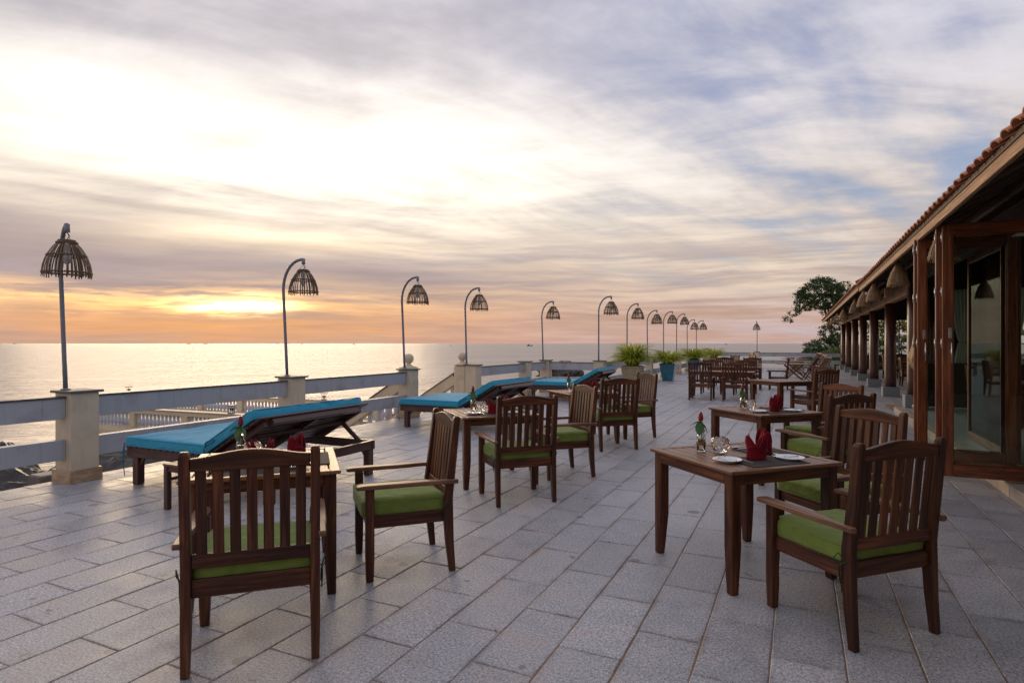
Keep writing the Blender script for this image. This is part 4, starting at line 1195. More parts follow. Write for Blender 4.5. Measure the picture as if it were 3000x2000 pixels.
# ================================================================ LOUNGERS
def make_lounger():
    t = thing('sun_lounger', 'x', 'sun lounger'); m = M['wood_lounger']
    L, W = 2.17, 1.60           # x from the foot end, y across
    for y in (0.035, W - 0.035):
        b = MB(); b.box((L / 2, y, 0.355), (L, 0.045, 0.105), 0.004); link('side_rail', b, m, t)
    for x in (0.03, L - 0.03):
        b = MB(); b.box((x, W / 2, 0.355), (0.045, W - 0.118, 0.100), 0.004); link('end_rail', b, m, t)
    for x in (0.13, L - 0.06):
        for y in (0.062, W - 0.062):
            b = MB(); b.box((x, y, 0.152), (0.085, 0.085, 0.302), 0.005); link('leg', b, m, t)
            s_ = -1 if x > 1 else 1
            b = MB(); b.loft([((x + s_ * 0.044, y, 0.215), .018, .006), ((x + s_ * 0.10, y, 0.30), .018, .02)], (0, 1, 0), (1, 0, 0), .003); link('corner_brace', b, m, t)
    for x in (0.7,):
        b = MB(); b.box((x, W / 2, 0.33), (0.05, W - 0.118, 0.06), 0.004); link('cross_rail', b, m, t)
    n = 13
    for i in range(n):
        b = MB(); b.box((0.05 + i * 0.1, W / 2, 0.418), (0.078, W + 0.01, 0.019), 0.003); link('seat_slat', b, m, t)
    # raised back
    hx, hz, an = 1.33, 0.415, R(29.5); d = V((cos(an), 0, sin(an))); nrm = V((-sin(an), 0, cos(an))); BL = 0.81
    for y in (0.10, W / 2, W - 0.10):
        b = MB(); p0 = V((hx, y, hz)) - nrm * .035 + d * .02; b.beam(p0, p0 + d * (BL - .06), 0.045, 0.06, ch=.004); link('back_rail', b, m, t)
    for k in range(9):
        q = 0.04 + k * (BL - 0.05) / 8; c0 = V((hx, 0.0, hz)) + d * q + nrm * 0.008
        b = MB(); b.loft([(c0, .040, .0095), (c0 + V((0, W, 0)), .040, .0095)], d, nrm, .003); link('back_slat', b, m, t)
    c0 = V((hx, 0.16, hz)) + d * (BL - .02) - nrm * 0.032
    b = MB(); b.loft([(c0, .03, .028), (c0 + V((0, W - .32, 0)), .03, .028)], d, nrm, .004); link('head_cleat', b, m, t)
    for y in (0.16, W - 0.16):
        p0 = V((hx, y, hz)) + d * 0.50 - nrm * 0.05
        b = MB(); b.beam(p0, (L - 0.10, y, 0.40), 0.03, 0.05, ch=.004); link('prop', b, m, t)
    b = MB(); p0 = V((hx, 0.14, hz)) + d * 0.50 - nrm * 0.055; b.beam(p0, p0 + V((0, W - .28, 0)), 0.04, 0.04, ch=.004); link('prop_bar', b, m, t)
    # mattress in two hinged pads
    ms = pad(1.30, W + 0.03, 0.098, top=0.014, n=28, seed=5.0, wr=0.008)
    s1 = link('seat_pad', ms, M['bluecloth'], t, (0.655, W / 2, 0.477))
    for z in (0.042, -0.044):
        b = MB(); b.tube(rect_loop(1.298, W + 0.028, z, 0.05), 0.005, 5, closed=True); link('piping', b, M['bluecloth'], s1)
    bl = 0.78
    mb = pad(bl, W + 0.03, 0.098, top=0.016, n=24, seed=9.0, wr=0.008)
    s2 = link('back_pad', mb, M['bluecloth'], t); cpos = V((hx - 0.02, W / 2, hz + 0.02)) + d * (bl / 2) + nrm * 0.055
    s2.location = cpos; s2.rotation_euler = (0, -an, 0)
    for z in (0.042, -0.044):
        b = MB(); b.tube(rect_loop(bl - .002, W + 0.028, z, 0.05), 0.005, 5, closed=True); link('piping', b, M['bluecloth'], s2)
    for y, sg in ((-0.015, -1), (W + 0.015, 1)):
        b = MB(); b.tube([(1.30, y, 0.50), (1.34, y + .02 * sg, 0.56), (1.42, y + .01 * sg, 0.595), (1.46, y, 0.585)], 0.0045, 5); link('mattress_tie', b, M['bluecord'], t)
        b = MB(); b.tube([(1.46, y, 0.585), (1.38, y + .02 * sg, 0.545), (1.33, y + .03 * sg, 0.50), (1.29, y + .02 * sg, 0.40)], 0.0045, 5); link('mattress_tie', b, M['bluecord'], t)
        b = MB(); b.tube([(0.008, y, 0.46), (-0.004, y + .006 * sg, 0.40), (-0.008, y + .008 * sg, 0.28), (0.016, y + .010 * sg, 0.14)], 0.0045, 5); link('mattress_tie', b, M['bluecord'], t)
        b = MB(); b.tube([(0.008, y, 0.46), (0.016, y + .008 * sg, 0.38), (-0.002, y + .012 * sg, 0.25), (0.034, y + .016 * sg, 0.10)], 0.0045, 5); link('mattress_tie', b, M['bluecord'], t)
    return t
lg = make_lounger()
LG = 'double sun loungers along the sea wall'
place(lg, used, (-6.72, 4.17, 0), 0, 'double wooden sun lounger with bright blue mattress nearest the camera, behind the front left table', LG)
place(lg, used, (-6.72, 9.22, 0), R(-1.0), 'second double sun lounger with blue mattress, before the gap with the ball finials', LG)
place(lg, used, (-6.70, 15.05, 0), R(0.5), 'farthest double sun lounger with blue mattress, at the corner of the sea wall', LG)

def side_table(w=0.46, h=0.43):
    t = thing('side_table', 'x', 'side table'); m = M['wood_lounger']
    for i in range(5):
        b = MB(); b.box((0, -w / 2 + w * (i + .5) / 5, h - .011), (w, w / 5 - .006, .022), .003); link('top_slat', b, M['wood_top'], t)
    for sx in (-1, 1):
        b = MB(); b.box((sx * (w / 2 - .03), 0, h - .05), (.022, w - .10, .052), .003); link('apron', b, m, t)
        b = MB(); b.box((0, sx * (w / 2 - .03), h - .05), (w - .10, .022, .052), .003); link('apron', b, m, t)
        b = MB(); b.box((sx * (w / 2 - .035), 0, h - .15), (.02, w - .10, .03), .003); link('stretcher', b, m, t)
        for sy in (-1, 1):
            b = MB(); b.box((sx * (w / 2 - .032), sy * (w / 2 - .032), (h - .022) / 2), (.05, .05, h - .023), .004); link('leg', b, m, t)
    return t
stb = side_table()
place(stb, used, (-5.14, 3.90, 0), 0, 'low wooden side table beside the nearest blue lounger, behind the front left armchair')

# ================================================================ FAR GROUPS
GB = 'bare wooden armchairs around the far long tables'
long_tab = make_table(0.80, 1.75, 0.76, 'long_table')
place(long_tab, used, (-2.02, 18.20, 0), 0, 'long bare wooden table among armchairs, right of the blue pot', 'long tables')
place(long_tab, used, (-2.02, 21.95, 0), R(1), 'second long bare wooden table, behind the first ring of armchairs', 'long tables')
for x, y, rz, lb in ((-2.46, 17.38, 0, 'left one of the two bare armchairs with backs turned at the long table'),
                     (-1.58, 17.34, 2, 'right one of the two bare armchairs with backs turned at the long table'),
                     (-2.46, 19.55, 181, 'left one of the two bare armchairs on the far side of the first long table'),
                     (-1.50, 19.55, 178, 'right one of the two bare armchairs on the far side of the first long table'),
                     (-2.50, 23.15, 180, 'left one of the armchairs behind the second long table'),
                     (-1.53, 23.10, 183, 'right one of the armchairs behind the second long table'),
                     (-0.66, 22.30, 90, 'bare armchair in side view facing left, beside the folding tables'),
                     (-2.75, 27.2, 130, 'lighter armchair beyond the long tables, turned half left'),
                     (-2.20, 28.9, 120, 'lighter armchair beyond the long tables, right of a similar one'),
                     (-2.70, 35.8, 110, 'small distant armchair near the far end wall')):
    place(bare, used, (x, y, 0), R(rz), lb, GB)
def folding_table():
    t = thing('folding_table', 'x', 'folding table'); m = M['wood_old']
    r_ = 0.66
    for i in range(15):
        y = -r_ + (i + .5) * 2 * r_ / 15; hx = sqrt(max(.02, r_ * r_ - y * y)); b = MB(); b.box((0, y, .745), (2 * hx, 2 * r_ / 15 - .008, .022), .003); link('top_slat', b, M['wood_top'], t)
    for x in (-.3, .3):
        b = MB(); b.box((x, 0, .717), (.04, 1.1, .03), .003); link('bearer', b, m, t)
    for y in (-.28, .28):
        b = MB(); b.beam((-.42, y, 0.01), (.34, y, .70), .03, .045); link('cross_leg', b, m, t)
        b = MB(); b.beam((.42, y + .035, 0.01), (-.34, y + .035, .70), .03, .045); link('cross_leg', b, m, t)
    b = MB(); b.beam((-.36, -.30, .06), (-.36, .32, .06), .03, .03); link('stretcher', b, m, t)
    b = MB(); b.beam((.36, -.30, .06), (.36, .36, .06), .03, .03); link('stretcher', b, m, t)
    return t
def folding_chair():
    t = thing('folding_chair', 'x', 'folding chair'); m = M['wood_red']
    for sx in (-1, 1):
        x = .24 * sx
        b = MB(); b.beam((x, .28, 0.01), (x, -.34, 1.0), .028, .04); link('back_leg', b, m, t)
        b = MB(); b.beam((x * .88, -.30, 0.01), (x * .88, .24, .46), .026, .038); link('seat_leg', b, m, t)
        b = MB(); b.beam((x * 1.12, -.22, .63), (x * 1.12, .24, .64), .05, .024, up=(0, 0, 1)); link('armrest', b, m, t)
        b = MB(); b.beam((x * 1.1, .20, .44), (x * 1.1, .20, .625), .025, .03); link('arm_post', b, m, t)
    for i in range(7):
        b = MB(); b.box((0, -.20 + i * .07, .452), (.46, .052, .018), .003); link('seat_slat', b, m, t)
    for i in range(7):
        x = (i - 3) * .062; b = MB(); b.beam((x, -.055, .56), (x, -.325, .985), .012, .044, up=(0, 1, 0.6)); link('back_slat', b, m, t)
    b = MB(); b.beam((-.23, -.335, 1.0), (.23, -.335, 1.0), .03, .05); link('top_rail', b, m, t)
    b = MB(); b.beam((-.23, -.04, .545), (.23, -.04, .545), .025, .04); link('lower_back_rail', b, m, t)
    return t
ft, fc = folding_table(), folding_chair()
fy = [26.4, 30.5, 34.8, 38.6]
on = ['nearest', 'second', 'third', 'farthest']
for i, y in enumerate(fy):
    place(ft, used, (-0.22, y, 0), R(8 * i), '%s of the four round folding tables with crossed legs' % on[i], 'round folding tables')
    place(fc, used, (0.72, y - .05, 0), R(118 + (4, -3, 3, 0)[i]), '%s folding chair, tall slatted back, on the right of the %s folding table' % (on[i], on[i]), 'folding wooden chairs')
place(fc, used, (0.28, y - 13.4, 0), R(75), 'low folding chair in front of the nearest folding table, lit seat facing left', 'folding wooden chairs')

# ================================================================ POTTED PLANTS
def pot(x, y, w0, w1, h, m, label):
    t = thing('plant_pot', label, 'plant pot', (x, y, 0), 0, 'plant pots along the wall')
    b = MB(); k = 0.03
    b.loft([((0, 0, 0), w0 / 2 + .02, w0 / 2 + .02), ((0, 0, .035), w0 / 2 + .02, w0 / 2 + .02), ((0, 0, .05), w0 / 2, w0 / 2), ((0, 0, h * .55), (w0 * .42 + w1 * .58) / 2, (w0 * .42 + w1 * .58) / 2), ((0, 0, h - .06), w1 / 2 - .01, w1 / 2 - .01), ((0, 0, h - .05), w1 / 2 + .01, w1 / 2 + .01), ((0, 0, h), w1 / 2 + .01, w1 / 2 + .01)], (1, 0, 0), (0, 1, 0), k)
    link('pot_body', b, m, t)
    b = MB(); b.box((0, 0, h + .004), (w1 - .07, w1 - .07, .012), .003); link('soil', b, M['soil'], t)
    return t
def spider(x, y, z, rad, n, label, seed, hh=0.55):
    rr = random.Random(seed); v, f = [], []
    for i in range(n):
        a = rr.uniform(0, 2 * pi); L = rad * rr.uniform(0.75, 1.35); up = rr.uniform(0.35, 1.0); w = rr.uniform(.009, .016) * (rad / .5)
        r0 = rr.uniform(0, rad * .22); ox, oy = r0 * cos(a + rr.uniform(-1, 1)), r0 * sin(a); u = V((cos(a), sin(a), 0)); s_ = V((-sin(a), cos(a), 0)); b0 = len(v); k = 8
        curl = rr.uniform(-.25, .25)
        for j in range(k + 1):
            q = j / k; out = L * (q * (1 - .35 * up) + .12 * q * q); zz_ = hh * up * (1.9 * q - 1.05 * q * q * (1.0 + .55 * (1 - up))) - (0.25 * rad * (1 - up) * q ** 2.5)
            ww = w * (1 - q ** 2.2) + .001
            c = V((ox, oy, z)) + u * out + V((0, 0, zz_)) + s_ * curl * L * q * q
            v += [tuple(c - s_ * ww), tuple(c + V((0, 0, -ww * .5))), tuple(c + s_ * ww)]
        for j in range(k):
            for m_ in (0, 1): a_ = b0 + j * 3 + m_; f.append((a_, a_ + 1, a_ + 4, a_ + 3))
    me = bpy.data.meshes.new('leaves'); me.from_pydata(v, [], f); me.polygons.foreach_set('use_smooth', [True] * len(f)); me.update()
    t = thing('spider_plant', label, 'plant', (x, y, 0), 0, 'yellow green spider plants')
    link('leaves', me, M['spider'], t)
    b = MB(); b.lathe([(.02, z - .03), (rad * .16, z), (rad * .12, z + .06), (.004, z + .10)], n=10); link('crown', b, M['stem'], t)
    return t
pot(-4.78, 18.9, 0.46, 0.62, 0.84, M['beige_pot'], 'large beige square pot in front of the sixth lamp post, behind the third armchair row')
spider(-4.78, 18.9, 0.84, 0.66, 560, 'largest spider plant, overflowing the beige pot beside the third lounger', 3, 0.86)
pot(-4.95, 25.5, 0.42, 0.64, 0.72, M['blue_pot'], 'nearest blue glazed tapered pot beside the wall')
spider(-4.95, 25.5, 0.72, 0.74, 420, 'spider plant in the nearest blue pot', 5, 0.68)
pot(-5.05, 33.0, 0.42, 0.64, 0.70, M['blue_pot'], 'second blue glazed pot, half hidden behind the bare armchairs')
spider(-5.05, 33.0, 0.70, 0.82, 360, 'spider plant in the second blue pot', 6, 0.74)
pot(-4.95, 40.2, 0.50, 0.60, 0.66, M['beige_pot'], 'small beige pot near the far corner of the terrace')
spider(-4.95, 40.2, 0.66, 0.80, 300, 'spider plant in the beige pot near the far corner', 8, 0.74)
# ================================================================ RESTAURANT AND PAVILION
EX, EZ, RX, SL = 1.27, 2.925, 5.9, math.tan(R(29))
def tile_mesh():
    m = MB(); n = 8; r = 0.082; L = 0.42; v0 = []
    for j, (t_, s_) in enumerate(((0.0, 1.06), (0.05, 1.05), (L, 0.92))):
        for i in range(n + 1):
            a = pi * i / n; m.v.append(V((t_, -r * s_ * cos(a), r * s_ * sin(a) * 0.46)))
    for j, (t_, s_) in enumerate(((0.0, 0.90), (L, 0.78))):
        for i in range(n + 1):
            a = pi * i / n; m.v.append(V((t_, -r * s_ * cos(a), r * s_ * sin(a) * 0.46 - .004)))
    k = n + 1
    for j in range(2):
        for i in range(n): m.face([j * k + i, j * k + i + 1, (j + 1) * k + i + 1, (j + 1) * k + i], smooth=True)
    for i in range(n): m.face([3 * k + i + 1, 3 * k + i, 4 * k + i, 4 * k + i + 1], smooth=True); m.face([i + 1, i, 3 * k + i, 3 * k + i + 1])
    m.face([0, k, 2 * k, 4 * k, 3 * k]); m.face([n, 3 * k + n, 4 * k + n, 2 * k + n, k + n])
    return m.mesh('roof_tile')
tile_me = tile_mesh(); tile_me.materials.append(M['tile'])
def building(name, label, y0, y1, dz=0.0, wall_tone=True):
    t = thing(name, label, 'building', (0, 0, 0))
    ez = EZ + dz
    # roof deck
    m = MB()
    for (xa, za, xb, zb) in ((EX, ez, RX, ez + (RX - EX) * SL), (RX, ez + (RX - EX) * SL, 2 * RX - EX, ez)):
        b = len(m.v)
        for y in (y0, y1):
            for (x, z) in ((xa, za), (xb, zb), (xb, zb - .045), (xa, za - .045)): m.v.append(V((x, y, z)))
        m.face([b, b + 4, b + 5, b + 1]); m.face([b + 3, b + 2, b + 6, b + 7]); m.face([b, b + 3, b + 7, b + 4]); m.face([b + 1, b + 5, b + 6, b + 2]); m.face([b, b + 1, b + 2, b + 3]); m.face([b + 4, b + 7, b + 6, b + 5])
    roof = link('roof', m, M['rafter'], t)
    an = math.atan(SL); pitch = 0.225; n = int((y1 - y0) / pitch)
    for i in range(n):
        o = link('roof_tile', tile_me, None, roof, (EX - 0.055, y0 + pitch * (i + .5), ez - .012 + 0.004 * sin(i * 7.3)))
        o.rotation_euler = (0.02 * sin(i * 3.1), -an + 0.015 * sin(i * 5.7), 0.02 * sin(i * 2.3))
    # the tile field above the eave row, as rolls
    m = MB(); rows = 13
    for i in range(n):
        yc = y0 + pitch * (i + .5)
        for j in range(rows):
            x = EX + 0.26 + j * 0.335; z = ez + (x - EX) * SL; b = len(m.v)
            for (tt, rr_) in ((0, .095), (.36, .082)):
                for k in range(5):
                    a = pi * k / 4; m.v.append(V((x + tt * cos(an), yc - rr_ * cos(a), z + tt * sin(an) + rr_ * .75 * sin(a) + (.012 if tt == 0 else 0))))
            for k in range(4): m.face([b + k, b + k + 1, b + 6 + k, b + 5 + k], smooth=True)
    stuff(link('upper_tiles', m, M['tile'], roof))
    # fascia board
    m = MB(); m.box((EX + 0.03, (y0 + y1) / 2, ez - .075), (.04, y1 - y0, .118), .004); link('fascia', m, M['fascia'], t)
    k = int((y1 - y0) / 0.62)
    for i in range(k):
        y = y0 + (y1 - y0) * (i + .5) / k; m = MB()
        m.beam((EX + .055, y, ez - .085 + .025), (RX - .02, y, ez - .085 + (RX - EX - .05) * SL), .055, .075, ch=.004); link('rafter', m, M['rafter'], t)
    for x in (2.0, 2.9, 3.8, 4.7):
        m = MB(); m.box((x, (y0 + y1) / 2, ez - .165 + (x - EX) * SL - .035), (.06, y1 - y0 - .1, .06), .003); link('purlin', m, M['rafter'], t)
    return t, ez
rest, _ = building('restaurant_building', 'dark open-fronted restaurant with terracotta eave and folding glass doors along the right', -5.5, 16.62)
pav, pez = building('dining_pavilion', 'long open pavilion on round dark columns beyond the restaurant', 16.95, 42.6, 0.05)
# rising verge of the pavilion roof facing the camera
for i in range(15):
    x = EX + 0.05 + i * 0.31; o = link('verge_tile', tile_me, None, pav, (x, 16.98, pez + (x - EX) * SL + 0.06)); o.rotation_euler = (0, -math.atan(SL), 0); o.scale = (1, 1.25, 1.5)
m = MB(); m.beam((EX, 16.93, pez + .0), (RX, 16.93, pez + (RX - EX) * SL), .035, .22, ch=.004); link('verge_board', m, M['tile'], pav)
def column(parent, x, y, z0, z1, plinth=True, r=0.148):
    m = MB(); b = 0.28 if plinth else 0
    m.lathe([(r * 1.0, z0 + b), (r * 1.01, z0 + b + .3), (r * 1.0, (z0 + z1) / 2), (r * .95, z1)], (0, 0, 0), n=32)
    o = link('column', m, M['column'], parent, (x, y, 0))
    if plinth:
        m = MB(); m.box((0, 0, z0 + .14), (.42, .42, .28), .008); link('column_base', m, M['granite_dark'], o)
    return o
column(rest, 2.33, 16.12, 0.118, 3.28)
for y in (20.85, 25.2, 29.3, 33.45, 37.7, 41.75): column(pav, 2.41, y, 0.0, 2.72)
for y in (18.5, 23, 27.3, 31.6, 36, 40.2): column(pav, 6.6, y, 0.0, 4.6)
for y in (-4, 0.5, 4.9): column(rest, 2.55, y, 0.118, 3.2)
for y in (3.0, 9.3, 15.0): column(rest, 6.6, y, 0.118, 4.9)
m = MB(); m.box((2.41, 29.9, 2.85), (.17, 25.4, .25), .006); link('beam', m, M['fascia'], pav)
m = MB(); m.box((2.43, 29.9, 3.14), (.05, 25.4, .30), .004); link('frieze_board', m, M['fascia'], pav)
for i in range(6):
    y = 20.85 + i * 4.2
    m = MB(); m.beam((2.3, y, 2.98), (EX + .1, y, 2.94), .07, .09, ch=.005); link('bracket', m, M['rafter'], pav)
m = MB(); m.box((2.33, 5.4, 3.02), (.14, 21.4, .24), .005); link('door_head', m, M['rafter'], rest)
m = MB(); m.box((2.05, 16.35, 3.00), (.9, .05, .06), .004); link('door_track', m, M['black'], rest)
# walls of the restaurant
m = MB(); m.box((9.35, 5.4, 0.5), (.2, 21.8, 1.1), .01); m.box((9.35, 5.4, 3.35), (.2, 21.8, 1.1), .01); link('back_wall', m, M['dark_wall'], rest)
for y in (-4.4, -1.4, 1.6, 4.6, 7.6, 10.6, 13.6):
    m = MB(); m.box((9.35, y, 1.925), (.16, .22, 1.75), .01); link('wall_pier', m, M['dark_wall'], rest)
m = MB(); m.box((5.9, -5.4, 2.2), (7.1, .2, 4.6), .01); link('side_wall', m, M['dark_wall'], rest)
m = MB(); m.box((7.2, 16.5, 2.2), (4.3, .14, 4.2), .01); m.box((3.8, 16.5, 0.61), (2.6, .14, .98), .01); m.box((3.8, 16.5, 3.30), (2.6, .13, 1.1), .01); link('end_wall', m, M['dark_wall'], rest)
for i, x in enumerate((2.62, 3.55, 4.5)):
    m = MB(); m.box((x, 16.5, 1.93), (.09, .10, 1.64), .004); link('window_post', m, M['door_wood'], rest)
for x in (3.085, 4.025):
    m = MB(); m.box((x, 16.5, 1.93), (.84, .008, 1.60), .001); link('window_pane', m, M['pane'], rest)
# far glazing and low walls of the pavilion
m = MB(); m.box((6.0, 42.45, .43), (6.8, .14, .86), .006); m.box((6.0, 42.47, 3.9), (6.9, .12, 1.9), .006); m.box((9.3, 29.6, .43), (.14, 25.3, .86), .006); link('low_wall', m, M['dark_wall'], pav)
for i in range(6):
    m = MB(); m.box((2.75 + i * 1.3, 42.45, 1.98), (.07, .08, 2.2), .004); link('window_post', m, M['granite_dark'], pav)
    if i < 5:
        m = MB(); m.box((2.75 + i * 1.3 + .65, 42.45, 1.95), (1.22, .008, 2.14), .001); link('window_pane', m, M['pane'], pav)

# folding door leaves
def leaf(x0, y, w, mirror=False, swing=0.0, hard=True):
    H0, H1 = 0.145, 2.815; st_, th = 0.092, 0.050
    o = MB()
    for x in (st_ / 2, w - st_ / 2): o.box((x, 0, (H0 + H1) / 2), (st_, th, H1 - H0), .004)
    o.box((w / 2, 0, H0 + .065), (w - 2 * st_ - .001, th - .002, .13), .004); o.box((w / 2, 0, H1 - .06), (w - 2 * st_ - .001, th - .002, .12), .004)
    for x in (st_ + .005, w - st_ - .005): o.box((x, 0, (H0 + H1) / 2), (.009, th * .6, H1 - H0 - .26), .003)
    o.box((w / 2, 0, H0 + .138), (w - 2 * st_ - .034, th * .6, .014), .003); o.box((w / 2, 0, H1 - .128), (w - 2 * st_ - .034, th * .6, .014), .003)
    d = link('door_leaf', o, M['door_wood'], rest, (x0, y, 0), swing)
    g = MB(); g.box((w / 2, 0, (H0 + H1) / 2), (w - 2 * st_ - .02, .008, H1 - H0 - .27), .001); link('glass_pane', g, M['pane'], d)
    if hard:
        h = MB(); h.box((st_ * .72, -th / 2 - .005, 1.66), (.030, .009, .115), .004); h.box((st_ * .72, -th / 2 - .018, 1.66), (.012, .018, .012), .002)
        link('lock_plate', h, M['chrome'], d)
        h = MB(); h.tube([(st_ * .8, -th / 2 - .04, 1.56), (st_ * .8, -th / 2 - .04, 1.34)], .008, 10)
        h.tube([(st_ * .8, -th / 2, 1.53), (st_ * .8, -th / 2 - .04, 1.53)], .006, 8); h.tube([(st_ * .8, -th / 2, 1.37), (st_ * .8, -th / 2 - .04, 1.37)], .006, 8)
        link('door_handle', h, M['chrome'], d)
    for z in (0.30, 1.55, 2.10, 2.68):
        h = MB(); h.box((-.003, 0, z), (.006, .024, .10), .002); h.tube([(-.007, 0, z - .05), (-.007, 0, z + .05)], .0045, 8); link('hinge', h, M['chrome'], d)
    return d
leaf(1.37, 7.78, 0.94); leaf(1.325, 7.86, 0.95, hard=False)
leaf(1.285, 8.70, 0.95); leaf(1.26, 8.78, 0.95, hard=False)
# fixed glazed frame in the shop front
for (ya, yb) in ((8.98, 11.3),):
    w = yb - ya; o = MB()
    for y in (ya + .035, yb - .035): o.box((2.33, y, 1.50), (.045, .07, 2.74), .004)
    o.box((2.33, (ya + yb) / 2, .175), (.044, w - .141, .10), .004); o.box((2.33, (ya + yb) / 2, 2.81), (.044, w - .141, .11), .004)
    d = link('window_frame', o, M['door_wood'], rest)
    g = MB(); g.box((2.33, (ya + yb) / 2, 1.495), (.008, w - .142, 2.53), .001); link('glass_pane', g, M['pane'], d)
# slim post on a round stone foot, with a tied cloth
m = MB(); m.lathe([(.085, .30), (.085, 3.0)], n=20); po = link('slim_post', m, M['fascia'], rest, (2.36, 15.62, 0))
m = MB(); m.lathe([(.10, .119), (.15, .14), (.155, .20), (.12, .235), (.115, .27), (.13, .30), (.09, .305)], n=24); link('post_foot', m, M['granite_dark'], po)

# hanging woven lamps under the eaves
def hang_mesh(seed):
    return lamp_shade('x', 46, 0.020, 0.152, 0.37, seed, thick=0.0050, dense=True).mesh('woven_shade')
hm = [hang_mesh(21), hang_mesh(22)]
for q in hm: q.materials.append(M['rattan'])
open_me = lamp_shade('x', 16, 0.03, 0.16, 0.36, 9, thick=0.005).mesh('woven_shade'); open_me.materials.append(M['rattan'])
hn = ['nearest woven lamp under the eave, half behind the glass door', 'second woven lamp under the eave, largest fully visible one', 'third woven lamp under the eave', 'fourth woven lamp under the eave, overlapped by the third',
      'fifth woven lamp under the eave', 'sixth woven lamp under the eave', 'seventh lamp under the eave, an open wire basket', 'eighth woven lamp under the eave', 'farthest woven lamp under the eave']
for i, y in enumerate((8.25, 11.2, 14.6, 16.9, 19.4, 24.4, 28.0, 31.9, 35.9)):
    t = thing('hanging_lamp', hn[i], 'hanging lamp', (1.47 if i == 0 else 1.40, y, 0), i * .7, 'woven lamps hanging under the eaves')
    zt = 2.80 + (.06, .02, 0, .01, -.03, -.04, -.03, 0, -.02)[i]
    link('woven_shade', (open_me if i == 6 else hm[i % 2]), None, t, (0, 0, zt))
    m = MB(); m.tube([(0, 0, zt - .02), (0, 0, zt + .07)], .007, 6); link('lamp_cord', m, M['cable'], t)
    link('lamp_socket', socket_me, None, t, (0, 0, zt - .12))
# floodlights and speaker at the end of the restaurant roof
t = thing('floodlight', 'small white floodlight under the end of the restaurant eave', 'floodlight', (1.55, 16.5, 2.72))
m = MB(); m.box((0, 0, 0.02), (.30, .20, .07), .02); link('lamp_head', m, M['porcelain'], t)
m = MB(); m.box((0.02, .0, .17), (.04, .04, .24), .004); link('lamp_arm', m, M['pole'], t)
t = thing('junction_box', 'small beige box under the eave beside the floodlight', 'box', (1.85, 16.3, 2.72))
m = MB(); m.box((0, 0, 0), (.16, .14, .22), .01); link('box_body', m, M['fascia'], t)
m = MB(); m.box((0, 0, .2), (.03, .03, .2), .003); link('box_bracket', m, M['rafter'], t)

# curtains inside
def curtain(x, y, z0, z1, w, label, rz=0.0):
    t = thing('curtain', label, 'curtain', (x, y, 0), rz, 'tied curtains inside the restaurant')
    v, f = [], []; nx, nz = 44, 28
    tie = z0 + (z1 - z0) * .28
    for j in range(nz + 1):
        z = z0 + (z1 - z0) * j / nz; q = abs(z - tie) / (z1 - tie if z > tie else tie - z0)
        ww = w * (.34 + .66 * min(1, q) ** .6) if z > tie else w * (.34 + .34 * min(1, q) ** .5)
        for i in range(nx + 1):
            s_ = i / nx - .5; v.append((s_ * ww, .035 * sin(i * 1.15 + .6 * sin(z * 2)) * (.6 + .4 * q), z))
    for j in range(nz):
        for i in range(nx): a = j * (nx + 1) + i; f.append((a, a + 1, a + nx + 2, a + nx + 1))
    me = bpy.data.meshes.new('cloth'); me.from_pydata(v, [], f); me.polygons.foreach_set('use_smooth', [True] * len(f)); me.update()
    o = link('cloth', me, M['curtain'], t); s_ = o.modifiers.new('t', 'SOLIDIFY'); s_.thickness = .003
    m = MB(); m.tube([(.20 * w * cos(a), .05 * sin(a), tie) for a in [2 * pi * k / 16 for k in range(16)]], .008, 5, closed=True); link('tie_band', m, M['fascia'], t)
curtain(3.30, 16.32, 1.12, 2.75, .62, 'pale curtain tied in the middle, left one seen through the glass door')
curtain(4.10, 16.30, 1.12, 2.75, .60, 'pale curtain tied in the middle, right one seen through the glass door')
t = thing('tied_cloth', 'small tan cloth tied with cord around the slim post beside the nearest column', 'cloth', (2.36, 15.62, 0))
m = MB(); m.lathe([(.088, 1.78), (.10, 1.76), (.12, 1.5), (.17, 1.3), (.20, 1.2), (.12, 1.02), (.088, .98)], (-.03, -.02, 0), n=20, mod=lambda a, i: 1 + .12 * sin(5 * a) * (i > 1)); link('cloth', m, M['rattan'], t)
m = MB(); m.tube([(.10 * cos(a) - .03, .10 * sin(a) - .02, 1.73) for a in [2 * pi * k / 16 for k in range(16)]], .008, 5, closed=True); link('cord', m, M['twine'], t)

# dining sets indoors
place(tab, used, (3.75, 13.2, .118), 0, 'dark dining table inside the restaurant behind the glass', TG)
place(tab, used, (4.6, 8.8, .118), 0, 'dark dining table deeper inside the restaurant', TG)
for x, y, rz, lb in ((3.05, 13.1, -90, 'armchair with green cushion inside the restaurant, left of the indoor table'), (4.5, 13.3, 90, 'armchair with green cushion inside the restaurant, right of the indoor table'),
                     (3.8, 12.35, 0, 'armchair with green cushion inside the restaurant, near side of the indoor table'), (3.85, 8.8, -90, 'armchair deeper inside the restaurant, beside the second indoor table')):
    place(chair, used, (x, y, .118), R(rz), lb, 'armchairs inside the restaurant')
for i, (x, y) in enumerate(((4.3, 21.5), (4.4, 26.0), (4.4, 31.0), (4.4, 36.0))):
    q = ('first', 'second', 'third', 'fourth')[i]
    place(tab, used, (x, y, 0), 0, q + ' table under the pavilion roof', 'tables under the pavilion')
    place(chair, used, (x - .78, y, 0), R(-90), 'armchair on the seaward side of the %s pavilion table' % q, 'armchairs under the pavilion')
    place(chair, used, (x + .05, y - .80, 0), 0, 'armchair on the near side of the %s pavilion table' % q, 'armchairs under the pavilion')

